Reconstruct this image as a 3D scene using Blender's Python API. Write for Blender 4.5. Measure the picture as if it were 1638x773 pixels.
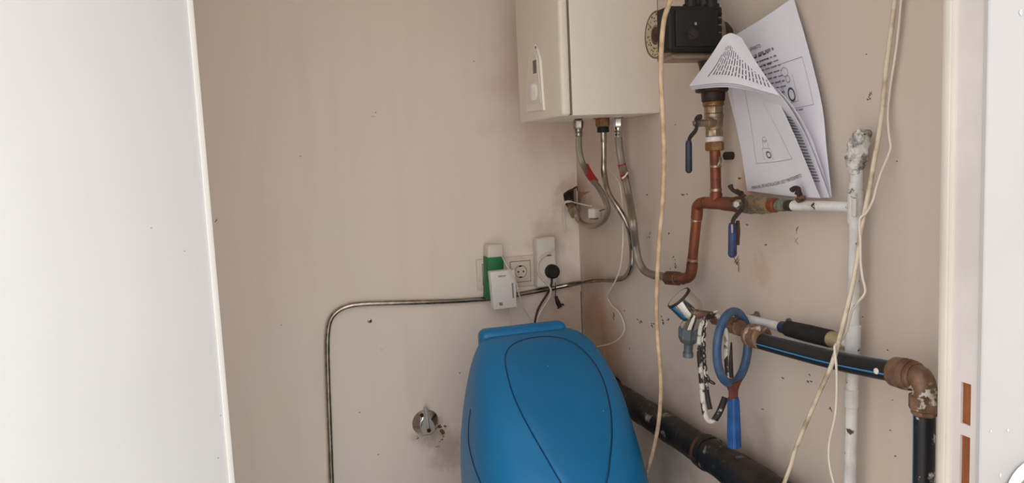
import bpy, bmesh, math, random
from mathutils import Vector, Matrix
from mathutils.bvhtree import BVHTree
from mathutils.geometry import tessellate_polygon

random.seed(7)
for o in list(bpy.data.objects):
    bpy.data.objects.remove(o, do_unlink=True)
SC = bpy.context.scene
COL = SC.collection

# ------------------------------------------------------------------ camera
# The two walls meet in the vertical line x=0, y=0; wall_right is x=0, wall_back is y=0.
FPX, CX, CY = 1240.0, 819.0, 386.5
YAW, PIT, ROL = math.atan(389/FPX), math.radians(6.15), math.radians(2.6)
fwd = Vector((math.sin(YAW)*math.cos(PIT), math.cos(YAW)*math.cos(PIT), -math.sin(PIT)))
r_0 = Vector((math.cos(YAW), -math.sin(YAW), 0)); u_0 = r_0.cross(fwd)
rgt = r_0*math.cos(ROL) - u_0*math.sin(ROL)
upv = u_0*math.cos(ROL) + r_0*math.sin(ROL)
CAM = Vector((-.95, -2.30508, 1.5))
cd = bpy.data.cameras.new('camera'); co = bpy.data.objects.new('camera', cd); COL.objects.link(co)
cd.sensor_fit = 'HORIZONTAL'; cd.sensor_width = 36; cd.lens = 36*FPX/1638; cd.clip_start = .02
m = Matrix((rgt, upv, -fwd)).transposed().to_4x4(); m.translation = CAM
co.matrix_world = m
SC.camera = co

# ------------------------------------------------------------------ world, light, exposure
w = bpy.data.worlds.new('world'); SC.world = w; w.use_nodes = True
bg = w.node_tree.nodes['Background']
bg.inputs[0].default_value = (.965, .98, 1.0, 1); bg.inputs[1].default_value = 1.0
SC.view_settings.view_transform = 'Standard'; SC.view_settings.look = 'None'
SC.view_settings.gamma = 1; SC.view_settings.use_curve_mapping = False
SC.view_settings.exposure = 1.15

# ------------------------------------------------------------------ measuring helpers
def ray(px, py): return fwd + rgt*((px-CX)/FPX) + upv*(-(py-CY)/FPX)
def XP(px, py, x): d = ray(px, py); return CAM + d*((x-CAM.x)/d.x)
def YP(px, py, y): d = ray(px, py); return CAM + d*((y-CAM.y)/d.y)
def R(px, py, d=0): return XP(px, py, -d)          # a point d in front of the right wall
def B(px, py, d=0): return YP(px, py, -d)          # a point d in front of the back wall
def S(p): return (p-CAM).dot(fwd)/FPX              # metres per pixel at p

# ------------------------------------------------------------------ materials
def lin(c): return tuple(((v/255)/12.92 if v/255 <= .04045 else (((v/255)+.055)/1.055)**2.4) for v in c)+(1,)
MATS = {}
def pm(name, c1, c2=None, scale=6, thr=(.4, .6), rough=.5, metal=0, bump=0, bscale=60, detail=6, rough2=None, c3=None, thr3=(.6,.7), scale3=30, coat=0, stretch=(1,1,1)):
    mt = bpy.data.materials.new(name); mt.use_nodes = True; MATS[name] = mt
    nt = mt.node_tree; N = nt.nodes; L = nt.links; p = N['Principled BSDF']
    p.inputs['Base Color'].default_value = lin(c1); p.inputs['Roughness'].default_value = rough; p.inputs['Metallic'].default_value = metal
    if coat: p.inputs['Coat Weight'].default_value = coat; p.inputs['Coat Roughness'].default_value = .15
    tc = N.new('ShaderNodeTexCoord'); mp = N.new('ShaderNodeMapping'); mp.inputs['Scale'].default_value = stretch
    L.new(tc.outputs['Object'], mp.inputs[0]); vec = mp.outputs[0]
    def noise(sc, dt=6, dis=0):
        n = N.new('ShaderNodeTexNoise'); n.inputs['Scale'].default_value = sc; n.inputs['Detail'].default_value = dt
        n.inputs['Roughness'].default_value = .6; n.inputs['Distortion'].default_value = dis; L.new(vec, n.inputs['Vector']); return n.outputs[0]
    def ramp(src, lo, hi):
        r = N.new('ShaderNodeMapRange'); r.inputs['From Min'].default_value = lo; r.inputs['From Max'].default_value = hi; L.new(src, r.inputs[0]); return r.outputs[0]
    def mix(f, a, b):
        x = N.new('ShaderNodeMix'); x.data_type = 'RGBA'; L.new(f, x.inputs[0])
        for s, v in ((6, a), (7, b)):
            if isinstance(v, tuple): x.inputs[s].default_value = v
            else: L.new(v, x.inputs[s])
        return x.outputs[2]
    cur = lin(c1)
    if c2:
        f = ramp(noise(scale, detail), *thr); cur = mix(f, lin(c1), lin(c2)); L.new(cur, p.inputs['Base Color'])
        if rough2 is not None:
            rr = N.new('ShaderNodeMapRange'); rr.inputs['To Min'].default_value = rough; rr.inputs['To Max'].default_value = rough2; L.new(f, rr.inputs[0]); L.new(rr.outputs[0], p.inputs['Roughness'])
            mm = N.new('ShaderNodeMapRange'); mm.inputs['To Min'].default_value = metal; mm.inputs['To Max'].default_value = metal*.3; L.new(f, mm.inputs[0]); L.new(mm.outputs[0], p.inputs['Metallic'])
    if c3:
        f3 = ramp(noise(scale3, 8), *thr3); cur = mix(f3, cur, lin(c3)); L.new(cur, p.inputs['Base Color'])
    if bump:
        b = N.new('ShaderNodeBump'); b.inputs['Strength'].default_value = bump; b.inputs['Distance'].default_value = .004
        L.new(noise(bscale, 5), b.inputs['Height']); L.new(b.outputs[0], p.inputs['Normal'])
    mt['_x'] = 0
    return mt

def wall_mat(name, base, warm, dirt, patches):
    """painted plaster: cloudy tint, faint vertical runs, specks of flaked paint, and patches of stain and tint (point, radius, colour, amount)"""
    mt = pm(name, base, warm, 1.6, (.35, .72), rough=.62, bump=.22, bscale=26, c3=dirt, thr3=(.74, .84), scale3=34)
    nt = mt.node_tree; N = nt.nodes; L = nt.links; p = N['Principled BSDF']
    tc = N.new('ShaderNodeTexCoord')
    src = p.inputs['Base Color'].links[0].from_socket
    # faint broad smears
    mp = N.new('ShaderNodeMapping'); mp.inputs['Scale'].default_value = (5, 5, .7); L.new(tc.outputs['Object'], mp.inputs[0])
    n = N.new('ShaderNodeTexNoise'); n.inputs['Scale'].default_value = 3.0; n.inputs['Detail'].default_value = 7; L.new(mp.outputs[0], n.inputs['Vector'])
    mr = N.new('ShaderNodeMapRange'); mr.inputs['From Min'].default_value = .5; mr.inputs['From Max'].default_value = .85; mr.inputs['To Max'].default_value = .16; L.new(n.outputs[0], mr.inputs[0])
    x = N.new('ShaderNodeMix'); x.data_type = 'RGBA'; L.new(mr.outputs[0], x.inputs[0]); L.new(src, x.inputs[6]); x.inputs[7].default_value = lin(dirt); src = x.outputs[2]
    for (pt, rad, col, amt) in patches:
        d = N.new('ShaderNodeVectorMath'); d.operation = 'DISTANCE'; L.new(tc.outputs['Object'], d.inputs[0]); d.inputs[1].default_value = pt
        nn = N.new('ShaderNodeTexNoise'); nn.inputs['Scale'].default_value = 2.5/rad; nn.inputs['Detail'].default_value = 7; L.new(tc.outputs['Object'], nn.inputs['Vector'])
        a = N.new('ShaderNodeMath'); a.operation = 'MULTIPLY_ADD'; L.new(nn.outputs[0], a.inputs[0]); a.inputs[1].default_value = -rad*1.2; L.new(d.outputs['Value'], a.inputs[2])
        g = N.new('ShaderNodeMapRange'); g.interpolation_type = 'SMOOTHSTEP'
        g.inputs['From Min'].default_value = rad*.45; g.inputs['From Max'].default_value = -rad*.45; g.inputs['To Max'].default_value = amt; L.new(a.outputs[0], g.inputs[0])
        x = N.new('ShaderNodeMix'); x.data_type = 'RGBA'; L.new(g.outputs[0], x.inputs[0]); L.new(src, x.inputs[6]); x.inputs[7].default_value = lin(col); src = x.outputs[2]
    L.new(src, p.inputs['Base Color'])
    return mt

def braid_mat(name, c1, c2):
    mt = pm(name, c1, rough=.3, metal=1)
    nt = mt.node_tree; N = nt.nodes; L = nt.links; p = N['Principled BSDF']
    tc = N.new('ShaderNodeTexCoord'); outs = []
    for ang in (45, -45):
        mp = N.new('ShaderNodeMapping'); mp.inputs['Rotation'].default_value = (0, 0, math.radians(ang)); L.new(tc.outputs['UV'], mp.inputs[0])
        wv = N.new('ShaderNodeTexWave'); wv.inputs['Scale'].default_value = 3.2; L.new(mp.outputs[0], wv.inputs['Vector']); outs.append(wv.outputs['Fac'])
    mx = N.new('ShaderNodeMath'); mx.operation = 'MAXIMUM'; L.new(outs[0], mx.inputs[0]); L.new(outs[1], mx.inputs[1])
    x = N.new('ShaderNodeMix'); x.data_type = 'RGBA'; L.new(mx.outputs[0], x.inputs[0]); x.inputs[6].default_value = lin(c2); x.inputs[7].default_value = lin(c1); L.new(x.outputs[2], p.inputs['Base Color'])
    b = N.new('ShaderNodeBump'); b.inputs['Strength'].default_value = .5; b.inputs['Distance'].default_value = .001; L.new(mx.outputs[0], b.inputs['Height']); L.new(b.outputs[0], p.inputs['Normal'])
    return mt

rust = (112, 62, 40); stain_o = (168, 112, 72)
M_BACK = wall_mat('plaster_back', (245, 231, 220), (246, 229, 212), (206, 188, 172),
    [((-.05, 0, 1.72), .30, (196, 160, 138), .4), ((-.02, 0, 1.37), .08, (160, 116, 92), .5), ((-.03, 0, .98), .20, (178, 138, 108), .6),  # first entry is a pinkish darker tint around the heater; the others are stains
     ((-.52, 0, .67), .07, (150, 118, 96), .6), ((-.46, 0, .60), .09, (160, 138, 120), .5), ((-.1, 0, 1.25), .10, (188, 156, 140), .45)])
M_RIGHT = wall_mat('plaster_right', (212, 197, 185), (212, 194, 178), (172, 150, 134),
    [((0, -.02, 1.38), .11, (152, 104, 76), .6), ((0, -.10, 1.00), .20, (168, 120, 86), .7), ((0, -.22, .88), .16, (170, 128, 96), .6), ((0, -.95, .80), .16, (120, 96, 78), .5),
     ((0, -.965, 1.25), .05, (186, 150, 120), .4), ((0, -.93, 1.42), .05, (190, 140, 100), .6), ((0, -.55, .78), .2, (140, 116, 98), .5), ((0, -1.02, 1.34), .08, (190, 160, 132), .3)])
M_CEIL = pm('ceiling_paint', (246, 238, 226), rough=.8)
M_FLOOR = pm('floor_tiles', (216, 206, 194), (206, 194, 180), 3, rough=.5)
M_GROUND = pm('terrace', (204, 198, 190), (190, 184, 176), 2, rough=.8, bump=.2)
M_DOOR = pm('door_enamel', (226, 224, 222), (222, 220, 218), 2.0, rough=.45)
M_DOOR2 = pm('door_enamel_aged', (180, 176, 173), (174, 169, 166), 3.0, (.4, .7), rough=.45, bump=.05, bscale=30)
M_STRIP = pm('white_edge_strip', (238, 233, 226), rough=.4)
M_EDGE = pm('door_edge_cream', (206, 197, 186), (196, 187, 176), 4, rough=.5)
M_CHAN = pm('door_channel', (204, 197, 191), (195, 188, 182), 6, rough=.5)
M_WOODHOLE = pm('brown_timber', (166, 98, 40), (124, 66, 28), 30, rough=.7, stretch=(1, 1, .1))
M_CHROME = pm('chrome', (205, 203, 200), rough=.12, metal=1)
M_DULLCH = pm('dull_chrome', (176, 170, 162), (140, 132, 122), 60, rough=.3, metal=1)
M_LEVER = pm('lever_chrome', (196, 190, 182), rough=.42, metal=.6)
M_HEATER = pm('heater_enamel', (236, 225, 211), rough=.42)
M_HCOVER = pm('heater_cover', (240, 228, 212), rough=.42)
M_HPANEL = pm('heater_panel', (242, 235, 225), rough=.35)
M_DARK = pm('dark_gap', (38, 32, 28), rough=.8)
M_LCD = pm('display_glass', (84, 70, 56), rough=.25)
M_BRASS = pm('brass', (170, 128, 82), (128, 88, 52), 40, rough=.38, metal=.8, rough2=.6)
M_BRASSDK = pm('dark_brass', (120, 82, 54), (78, 50, 34), 50, rough=.5, metal=.5, rough2=.7)
M_FLANGE = pm('blackened_flange', (74, 54, 42), (46, 34, 28), 40, rough=.5, metal=.3)
M_VALVE = pm('valve_brass', (184, 164, 138), (138, 112, 86), 50, rough=.35, metal=.75, rough2=.5)
M_COPPER = pm('copper', (148, 84, 58), (98, 56, 40), 22, (.35, .7), rough=.42, metal=.6, rough2=.6, c3=(74, 46, 36), thr3=(.62, .72), scale3=30)
M_SOLDER = pm('solder', (180, 165, 148), (150, 110, 90), 80, rough=.4, metal=.7)
M_BLUEGRIP = pm('blue_grip', (52, 66, 106), (38, 46, 74), 40, rough=.5)
M_DKGRIP = pm('navy_grip', (50, 54, 76), (36, 38, 54), 40, rough=.5)
M_IRON = pm('black_iron', (46, 40, 36), (70, 56, 46), 40, rough=.55, metal=.3)
M_BLACK = pm('black_plastic', (14, 13, 12), (19, 18, 17), 20, rough=.6)
M_CAST = pm('grey_casting', (140, 124, 106), (84, 70, 58), 30, (.35, .7), rough=.6, metal=.2)
M_CASTL = pm('motor_casting', (172, 152, 128), (120, 102, 84), 30, (.4, .8), rough=.5, metal=.3)
M_PLATE = pm('name_plate', (196, 178, 148), (160, 138, 108), 50, (.5, .8), rough=.5)
M_RUSTBR = pm('rust_brown', (92, 50, 34), (60, 36, 28), 60, rough=.8)
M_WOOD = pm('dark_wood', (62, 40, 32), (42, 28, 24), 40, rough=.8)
M_PAPER = pm('paper', (226, 223, 230), rough=.8)
M_INK = pm('ink', (84, 78, 80), rough=.8)
M_INKL = pm('ink_light', (140, 134, 138), rough=.8)
M_INKG = pm('ink_grey', (168, 162, 166), rough=.8)
M_STEEL = pm('stainless', (186, 176, 164), (150, 140, 128), 40, rough=.24, metal=1)
M_BRAID = braid_mat('steel_braid', (200, 190, 176), (88, 80, 72))
M_RED = pm('red_tag', (186, 42, 44), (170, 34, 38), 30, rough=.5)
M_WHITE = pm('white_plastic', (226, 216, 204), rough=.4)
M_WHITE2 = pm('white_device', (232, 224, 216), rough=.35)
M_SOCKET = pm('socket_plastic', (230, 216, 200), (224, 208, 190), 20, rough=.45)
M_SLINE = pm('socket_shadow_joint', (140, 118, 98), rough=.7)
M_GREEN = pm('green_tape', (26, 122, 66), (18, 96, 52), 20, rough=.5)
M_CREAM = pm('cream_cable', (212, 184, 150), (182, 152, 118), 40, rough=.55)
M_CREAMDIRT = pm('dirty_cream_cable', (222, 206, 182), (168, 146, 118), 26, (.48, .66), rough=.6)
M_WWIRE = pm('white_wire', (226, 214, 200), rough=.5)
M_BROWNW = pm('brown_wire', (58, 32, 28), rough=.5)
M_PAINTPIPE = pm('painted_pipe', (226, 223, 220), (206, 201, 196), 20, rough=.55, bump=.5, bscale=70, c3=(70, 56, 48), thr3=(.61, .64), scale3=30)
M_PAINTLUMP = pm('painted_lump', (214, 208, 200), (112, 106, 100), 40, (.44, .58), rough=.6, bump=1.0, bscale=60, c3=(70, 60, 52), thr3=(.64, .70), scale3=50)
M_FLAKE = pm('flaking_iron', (218, 210, 198), (44, 36, 30), 26, (.46, .52), rough=.6, bump=.6, bscale=50)
M_FLAKEDK = pm('flaking_iron_dark', (40, 32, 28), (210, 200, 190), 30, (.54, .60), rough=.6, bump=.6, bscale=50)
M_CORR = pm('corroded_brass', (150, 126, 98), (98, 84, 66), 50, (.4, .6), rough=.6, metal=.3, c3=(118, 150, 132), thr3=(.55, .66), scale3=45, bump=.5, bscale=90)
M_VERD = pm('verdigris', (122, 138, 118), (92, 84, 66), 60, (.4, .6), rough=.7, bump=.5, bscale=90)
M_PE = pm('black_polyethylene', (22, 24, 28), (34, 34, 36), 20, rough=.32)
M_PEFLAKE = pm('paint_splashed_pipe', (26, 26, 30), (206, 198, 190), 34, (.58, .62), rough=.4)
M_PEBLUE = pm('pipe_blue_stripe', (70, 140, 190), rough=.4)
M_BRONZE = pm('aged_bronze', (152, 118, 92), (98, 70, 54), 40, (.35, .65), rough=.36, metal=.5, rough2=.55, c3=(214, 204, 192), thr3=(.60, .64), scale3=32, bump=.5)
M_FOAM = pm('black_foam', (26, 22, 20), (36, 32, 28), 30, rough=.9, bump=.3)
M_TAN = pm('tan_tape', (176, 156, 120), (156, 136, 102), 30, rough=.6)
M_NAVY = pm('navy_plastic', (34, 48, 92), rough=.5)
M_DRAIN = pm('black_drain', (20, 16, 14), (62, 48, 38), 11, (.45, .8), rough=.45, bump=.5, bscale=40, c3=(170, 156, 140), thr3=(.58, .72), scale3=26)
M_SOFT = pm('softener_blue', (16, 118, 172), (18, 114, 164), 5, rough=.42)
M_SOFTLID = pm('softener_lid_blue', (16, 114, 166), (14, 108, 158), 4, rough=.38)
M_SEAM = pm('navy_seam', (12, 40, 70), rough=.7)
M_WRBLUE = pm('wrench_blue', (46, 78, 116), (86, 102, 120), 30, (.4, .7), rough=.45)
M_WRNECK = pm('wrench_rusted_neck', (120, 58, 40), (84, 44, 36), 40, rough=.7)
M_WRGRIP = pm('wrench_grip_blue', (28, 84, 150), (24, 68, 126), 30, rough=.5)
M_GREYBL = pm('grey_blue_body', (112, 122, 126), (84, 92, 96), 40, rough=.5, metal=.2)
M_BRICK = pm('brick_and_hole_dark', (150, 96, 70), (92, 60, 46), 40, rough=.9, bump=.8)
M_CHIP = pm('flaked_paint_edge', (128, 104, 88), (86, 66, 54), 60, rough=.9)
M_CHIPL = pm('flaked_plaster', (170, 136, 110), (140, 104, 80), 60, rough=.9)

# ------------------------------------------------------------------ mesh helpers
ORG = {}
def link(o, parent, loc):
    COL.objects.link(o)
    if parent is not None:
        o.parent = parent; ORG[o.name] = loc
        o.location = loc - ORG[parent.name]
    else:
        o.location = loc; ORG[o.name] = loc
def obj(name, verts, faces, mat, parent=None, smooth=True, angle=35, uvs=None, origin=None):
    vs = [Vector(v) for v in verts]
    if origin is None:
        origin = ORG[parent.name].copy() if parent is not None else Vector((0, 0, 0))
    me = bpy.data.meshes.new(name); me.from_pydata([v-origin for v in vs], [], faces)
    if uvs:
        ul = me.uv_layers.new(name='UVMap')
        for l in me.loops: ul.data[l.index].uv = uvs[l.vertex_index]
    bm = bmesh.new(); bm.from_mesh(me); bmesh.ops.recalc_face_normals(bm, faces=bm.faces); bm.to_mesh(me); bm.free()
    if smooth:
        for p in me.polygons: p.use_smooth = True
        me.set_sharp_from_angle(angle=math.radians(angle))
    me.materials.append(mat)
    o = bpy.data.objects.new(name, me); link(o, parent, origin)
    return o
def tag(o, label, cat, group=None):
    o['label'] = label; o['category'] = cat
    if group: o['group'] = group
    return o
def thing(name, loc, label, cat, group=None):
    o = bpy.data.objects.new(name, None); o.empty_display_size = .05; link(o, None, Vector(loc)); return tag(o, label, cat, group)
def struct(o, label=None):
    o['kind'] = 'structure'
    if label: o['label'] = label
    return o

class MB:
    def __init__(s): s.v = []; s.f = []; s.uv = []
    def add(s, v, f, uv=None):
        n = len(s.v); s.v += [Vector(a) for a in v]; s.f += [tuple(i+n for i in q) for q in f]; s.uv += uv if uv else [(0, 0)]*len(v); return s
    def build(s, name, mat, parent=None, smooth=True, angle=35, origin=None): return obj(name, s.v, s.f, mat, parent, smooth, angle, s.uv, origin)

def catmull(pts, sub=6, closed=False):
    if sub <= 1 or len(pts) < 3: return [p.copy() for p in pts]
    out = []; n = len(pts)
    for i in range(n if closed else n-1):
        if closed: a, b, c, d = pts[i-1], pts[i], pts[(i+1) % n], pts[(i+2) % n]
        else: a, b, c, d = pts[max(i-1, 0)], pts[i], pts[i+1], pts[min(i+2, n-1)]
        for k in range(sub):
            t = k/sub; out.append(.5*((2*b)+(c-a)*t+(2*a-5*b+4*c-d)*t*t+(3*b-a-3*c+d)*t**3))
    if not closed: out.append(pts[-1].copy())
    return out
def tube_geo(pts, r, seg=10, sub=6, closed=False, caps=True, radii=None, flat=(1, 1), up=None):
    P = catmull([Vector(p) for p in pts], sub, closed); n = len(P)
    if radii is not None:
        m_ = len(radii); rr = []
        for i in range(n):
            t = i/max(n-1, 1)*(m_-1); a = int(min(t, m_-2)) if m_ > 1 else 0; rr.append(radii[a]+(radii[a+1]-radii[a])*(t-a) if m_ > 1 else radii[0])
    else: rr = [r]*n
    V = []; Fc = []; UV = []; nv = None; ln = 0
    for i in range(n):
        if closed: t = P[(i+1) % n]-P[i-1]
        else: t = P[min(i+1, n-1)]-P[max(i-1, 0)]
        t.normalize()
        if nv is None:
            a = Vector(up) if up else (Vector((0, 0, 1)) if abs(t.z) < .9 else Vector((1, 0, 0)))
            nv = (a-t*a.dot(t)).normalized()
        else:
            nv = nv-t*nv.dot(t); nv.normalize()
        bv = t.cross(nv)
        if i: ln += (P[i]-P[i-1]).length
        for k in range(seg):
            an = 2*math.pi*k/seg
            V.append(P[i]+(nv*math.cos(an)*flat[0]+bv*math.sin(an)*flat[1])*rr[i]); UV.append((abs(2*k/seg-1)*3, ln/max(rr[i], .001)*.9))
    for i in range(n if closed else n-1):
        j = (i+1) % n
        for k in range(seg):
            Fc.append((i*seg+k, i*seg+(k+1) % seg, j*seg+(k+1) % seg, j*seg+k))
    if caps and not closed:
        Fc.append(tuple(reversed(range(seg)))); Fc.append(tuple((n-1)*seg+k for k in range(seg)))
    return V, Fc, UV
def tube(name, pts, r, mat, parent=None, **k):
    v, f, uv = tube_geo(pts, r, **k); return obj(name, v, f, mat, parent, True, 50, uv)
def lathe_geo(p0, axis, prof, seg=20, phase=0, up=None):
    """prof: (distance along axis, radius)"""
    p0 = Vector(p0); t = Vector(axis).normalized()
    a = Vector(up) if up else (Vector((0, 0, 1)) if abs(t.z) < .9 else Vector((1, 0, 0)))
    nv = (a-t*a.dot(t)).normalized(); bv = t.cross(nv); V = []; Fc = []
    for h, r in prof:
        for k in range(seg):
            an = 2*math.pi*k/seg+phase; V.append(p0+t*h+(nv*math.cos(an)+bv*math.sin(an))*max(r, 1e-5))
    n = len(prof)
    for i in range(n-1):
        for k in range(seg): Fc.append((i*seg+k, i*seg+(k+1) % seg, (i+1)*seg+(k+1) % seg, (i+1)*seg+k))
    Fc.append(tuple(range(seg))); Fc.append(tuple((n-1)*seg+k for k in range(seg)))
    return V, Fc
def lathe(name, p0, axis, prof, mat, parent=None, seg=20, phase=0, angle=35, up=None):
    v, f = lathe_geo(p0, axis, prof, seg, phase, up); return obj(name, v, f, mat, parent, True, angle)
def turn(name, st, d, mat, parent=None, seg=20, plane=R, phase=0, angle=35):
    """a turned part traced at distance d from a wall: stations (px, py, half width in px)"""
    p0 = plane(st[0][0], st[0][1], d); p1 = plane(st[-1][0], st[-1][1], d); ax = (p1-p0).normalized()
    prof = [((plane(x, y, d)-p0).dot(ax), h*S(p0)) for x, y, h in st]
    return lathe(name, p0, ax, prof, mat, parent, seg, phase, angle)
def box_geo(c, s, bev=0, seg=2, rot=None):
    bm = bmesh.new(); bmesh.ops.create_cube(bm, size=1)
    for v in bm.verts: v.co = Vector((v.co.x*s[0], v.co.y*s[1], v.co.z*s[2]))
    if bev: bmesh.ops.bevel(bm, geom=list(bm.edges), offset=bev, segments=seg, profile=.5, affect='EDGES')
    bm.verts.ensure_lookup_table()
    V = [(rot @ v.co if rot else v.co.copy())+Vector(c) for v in bm.verts]; Fc = [tuple(v.index for v in f.verts) for f in bm.faces]; bm.free(); return V, Fc
def box(name, lo, hi, mat, parent=None, bev=0, seg=2, rot=None):
    lo = Vector(lo); hi = Vector(hi); v, f = box_geo((lo+hi)/2, hi-lo, bev, seg, rot); return obj(name, v, f, mat, parent)
def prism_geo(poly, off):
    """extrude a closed 3D polygon by vector off"""
    n = len(poly); V = [Vector(p) for p in poly]+[Vector(p)+Vector(off) for p in poly]
    Fc = [tuple(range(n)), tuple(range(2*n-1, n-1, -1))]+[(i, (i+1) % n, n+(i+1) % n, n+i) for i in range(n)]
    return V, Fc
def prism(name, poly, off, mat, parent=None, angle=30): v, f = prism_geo(poly, off); return obj(name, v, f, mat, parent, True, angle)

def text_geo(body):
    """flat lettering as 2D vertices (width normalised to 1, baseline 0) and faces"""
    cu = bpy.data.curves.new('lettering', 'FONT'); cu.body = body; cu.resolution_u = 2; o = bpy.data.objects.new('lettering', cu); COL.objects.link(o)
    dg = bpy.context.evaluated_depsgraph_get(); me = bpy.data.meshes.new_from_object(o.evaluated_get(dg))
    vs = [v.co.copy() for v in me.vertices]; fs = [tuple(p.vertices) for p in me.polygons]
    bpy.data.objects.remove(o); bpy.data.curves.remove(cu); bpy.data.meshes.remove(me)
    x0 = min(v.x for v in vs); x1 = max(v.x for v in vs); k = 1/(x1-x0)
    return [((v.x-x0)*k, v.y*k) for v in vs], fs

# ================================================================== THE SETTING
YD = -1.62                                    # inner line of the doorway
ZC = 2.45
def blob(c, ex, ey, rad, n=14, jit=.3):
    return [c+ex*(rad*(1+random.uniform(-jit, jit))*math.cos(2*math.pi*i/n))+ey*(rad*(1+random.uniform(-jit, jit))*math.sin(2*math.pi*i/n)) for i in range(n)]
# back wall with the broken hole beside the corner
hole_px = [(901, 311), (910, 304), (921, 299), (924.5, 303), (924.5, 318), (924, 333), (917, 339), (909, 334), (904, 326), (902, 318)]
hole = [B(x, y, 0) for x, y in hole_px]
for h in hole: h.x = min(h.x, -.004)
outer = [Vector((-2.0, 0, 0)), Vector((0, 0, 0)), Vector((0, 0, ZC)), Vector((-2.0, 0, ZC))]
tri = tessellate_polygon([outer, hole]); vv = outer+hole
mb = MB(); mb.add(vv, [tuple(t) for t in tri])
n0 = len(hole); mb.add(hole+[h+Vector((0, .05, 0)) for h in hole], [(i, (i+1) % n0, n0+(i+1) % n0, n0+i) for i in range(n0)]+[tuple(range(n0, 2*n0))])
o_ = [(-2.0, 0, 0), (0.0, 0, 0), (0.0, 0, ZC), (-2.0, 0, ZC)]
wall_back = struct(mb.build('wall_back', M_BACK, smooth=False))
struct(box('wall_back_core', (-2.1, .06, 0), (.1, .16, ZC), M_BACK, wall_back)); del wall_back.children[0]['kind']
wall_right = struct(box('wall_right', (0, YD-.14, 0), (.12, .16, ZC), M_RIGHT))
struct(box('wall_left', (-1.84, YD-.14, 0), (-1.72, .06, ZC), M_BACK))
struct(box('floor', (-2.0, YD-.14, -.1), (0, 0, 0), M_FLOOR))
struct(box('ceiling', (-2.12, YD-.14, ZC), (.12, .16, ZC+.1), M_CEIL))
struct(box('ground', (-14, -14, -.14), (14, YD-.14, -.02), M_GROUND))

# left door leaf, its inward swing made up to admit daylight: free edge nearest the middle of the picture
fe = YP(341, 386, -1.04); fe.z = 0
al = math.radians(44); dl_ = Vector((-math.cos(al), -math.sin(al), 0)); nl_ = Vector((math.sin(al), -math.cos(al), 0))   # along the leaf, out of its face
d1 = struct(bpy.data.objects.new('door_1', None)); link(d1, None, fe)
def leafbox(name, s0, s1, t0, t1, z0, z1, mat, bev=0):
    V = []; c = fe+dl_*((s0+s1)/2)+nl_*((t0+t1)/2)+Vector((0, 0, (z0+z1)/2)); v, f = box_geo((0, 0, 0), (s1-s0, t1-t0, z1-z0), bev, 2)
    return obj(name, [c+dl_*p.x+nl_*p.y+Vector((0, 0, p.z)) for p in v], f, mat, d1)
leafbox('leaf_panel', 0, .82, -.04, 0, .01, 2.25, M_DOOR, .002)
leafbox('edge_strip', 0, .0105, 0, .0022, .01, 2.25, M_STRIP, .001)
for (px, py, w_) in ((353, 665, 1.3), (349, 733, 1.3), (242, 365, 1.2), (295, 402, 1.1)):      # scuffs on the enamel
    r_ = ray(px, py); tt = (fe-CAM).dot(nl_)/r_.dot(nl_); p = CAM+r_*tt; k_ = w_*S(p)
    v, f = prism_geo([p+dl_*(k_*1.6*math.cos(i*math.pi/4)*random.uniform(.5, 1.2))+Vector((0, 0, k_*math.sin(i*math.pi/4))) for i in range(8)], nl_*.0003); obj('scuff', v, f, M_INKG, d1)
# right door leaf, seen on its lock edge
yn_ = YD-.085; xr = YP(1571, 386, yn_).x
d2 = struct(bpy.data.objects.new('door_2', None)); link(d2, None, Vector((xr, yn_, 0)))
def ypx(px, py=386): return XP(px, py, xr).y
ya = ypx(1528); yb = ypx(1506)
h1 = [XP(1545, y, xr).z for y in (613, 680)]; h2 = [XP(1542, y, xr).z for y in (697, 790)]
hy0, hy1 = XP(1553, 640, xr).y, XP(1537, 640, xr).y
mb = MB()
def bx(lo, hi, bev=0): lo = Vector(lo); hi = Vector(hi); v, f = box_geo((lo+hi)/2, hi-lo, bev, 1); mb.add(v, f)
T = .022
bx((xr, yn_+.002, .01), (xr+T, hy0, 2.25)); bx((xr, hy1, .01), (xr+T, ya, 2.25))
bx((xr, hy0, h1[0]), (xr+T, hy1, 2.25)); bx((xr, hy0, h2[0]), (xr+T, hy1, h1[1])); bx((xr, hy0, .01), (xr+T, hy1, h2[1]))
mb.build('lock_edge', M_CHAN, d2, smooth=False)
box('latch_recess', (xr+.003, hy0-.004, h1[1]-.01), (xr+T, hy1+.004, h1[0]+.01), M_WOODHOLE, d2)
box('bolt_recess', (xr+.003, hy0-.004, h2[1]-.01), (xr+T, hy1+.004, h2[0]+.01), M_WOODHOLE, d2)
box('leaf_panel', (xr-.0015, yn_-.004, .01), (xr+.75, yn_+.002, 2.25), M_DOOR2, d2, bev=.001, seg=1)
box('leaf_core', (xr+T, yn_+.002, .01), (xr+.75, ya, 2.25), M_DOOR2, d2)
box('door_stop', (xr-.004, ya, .01), (xr+.06, yb, 2.25), M_EDGE, d2, bev=.003)
box('stop_bead', (xr-.0065, ya+.004, .01), (xr-.003, ya+.012, 2.25), M_EDGE, d2, bev=.001)
kc = YP(1648, 790, yn_-.004)
kb = lathe('door_knob', kc, (0, -1, 0), [(0, .038), (.003, .040), (.006, .037), (.009, .026), (.014, .018), (.018, .022), (.024, .030), (.032, .030), (.038, .020), (.040, .0)], M_CHROME, d2, seg=32)
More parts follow.
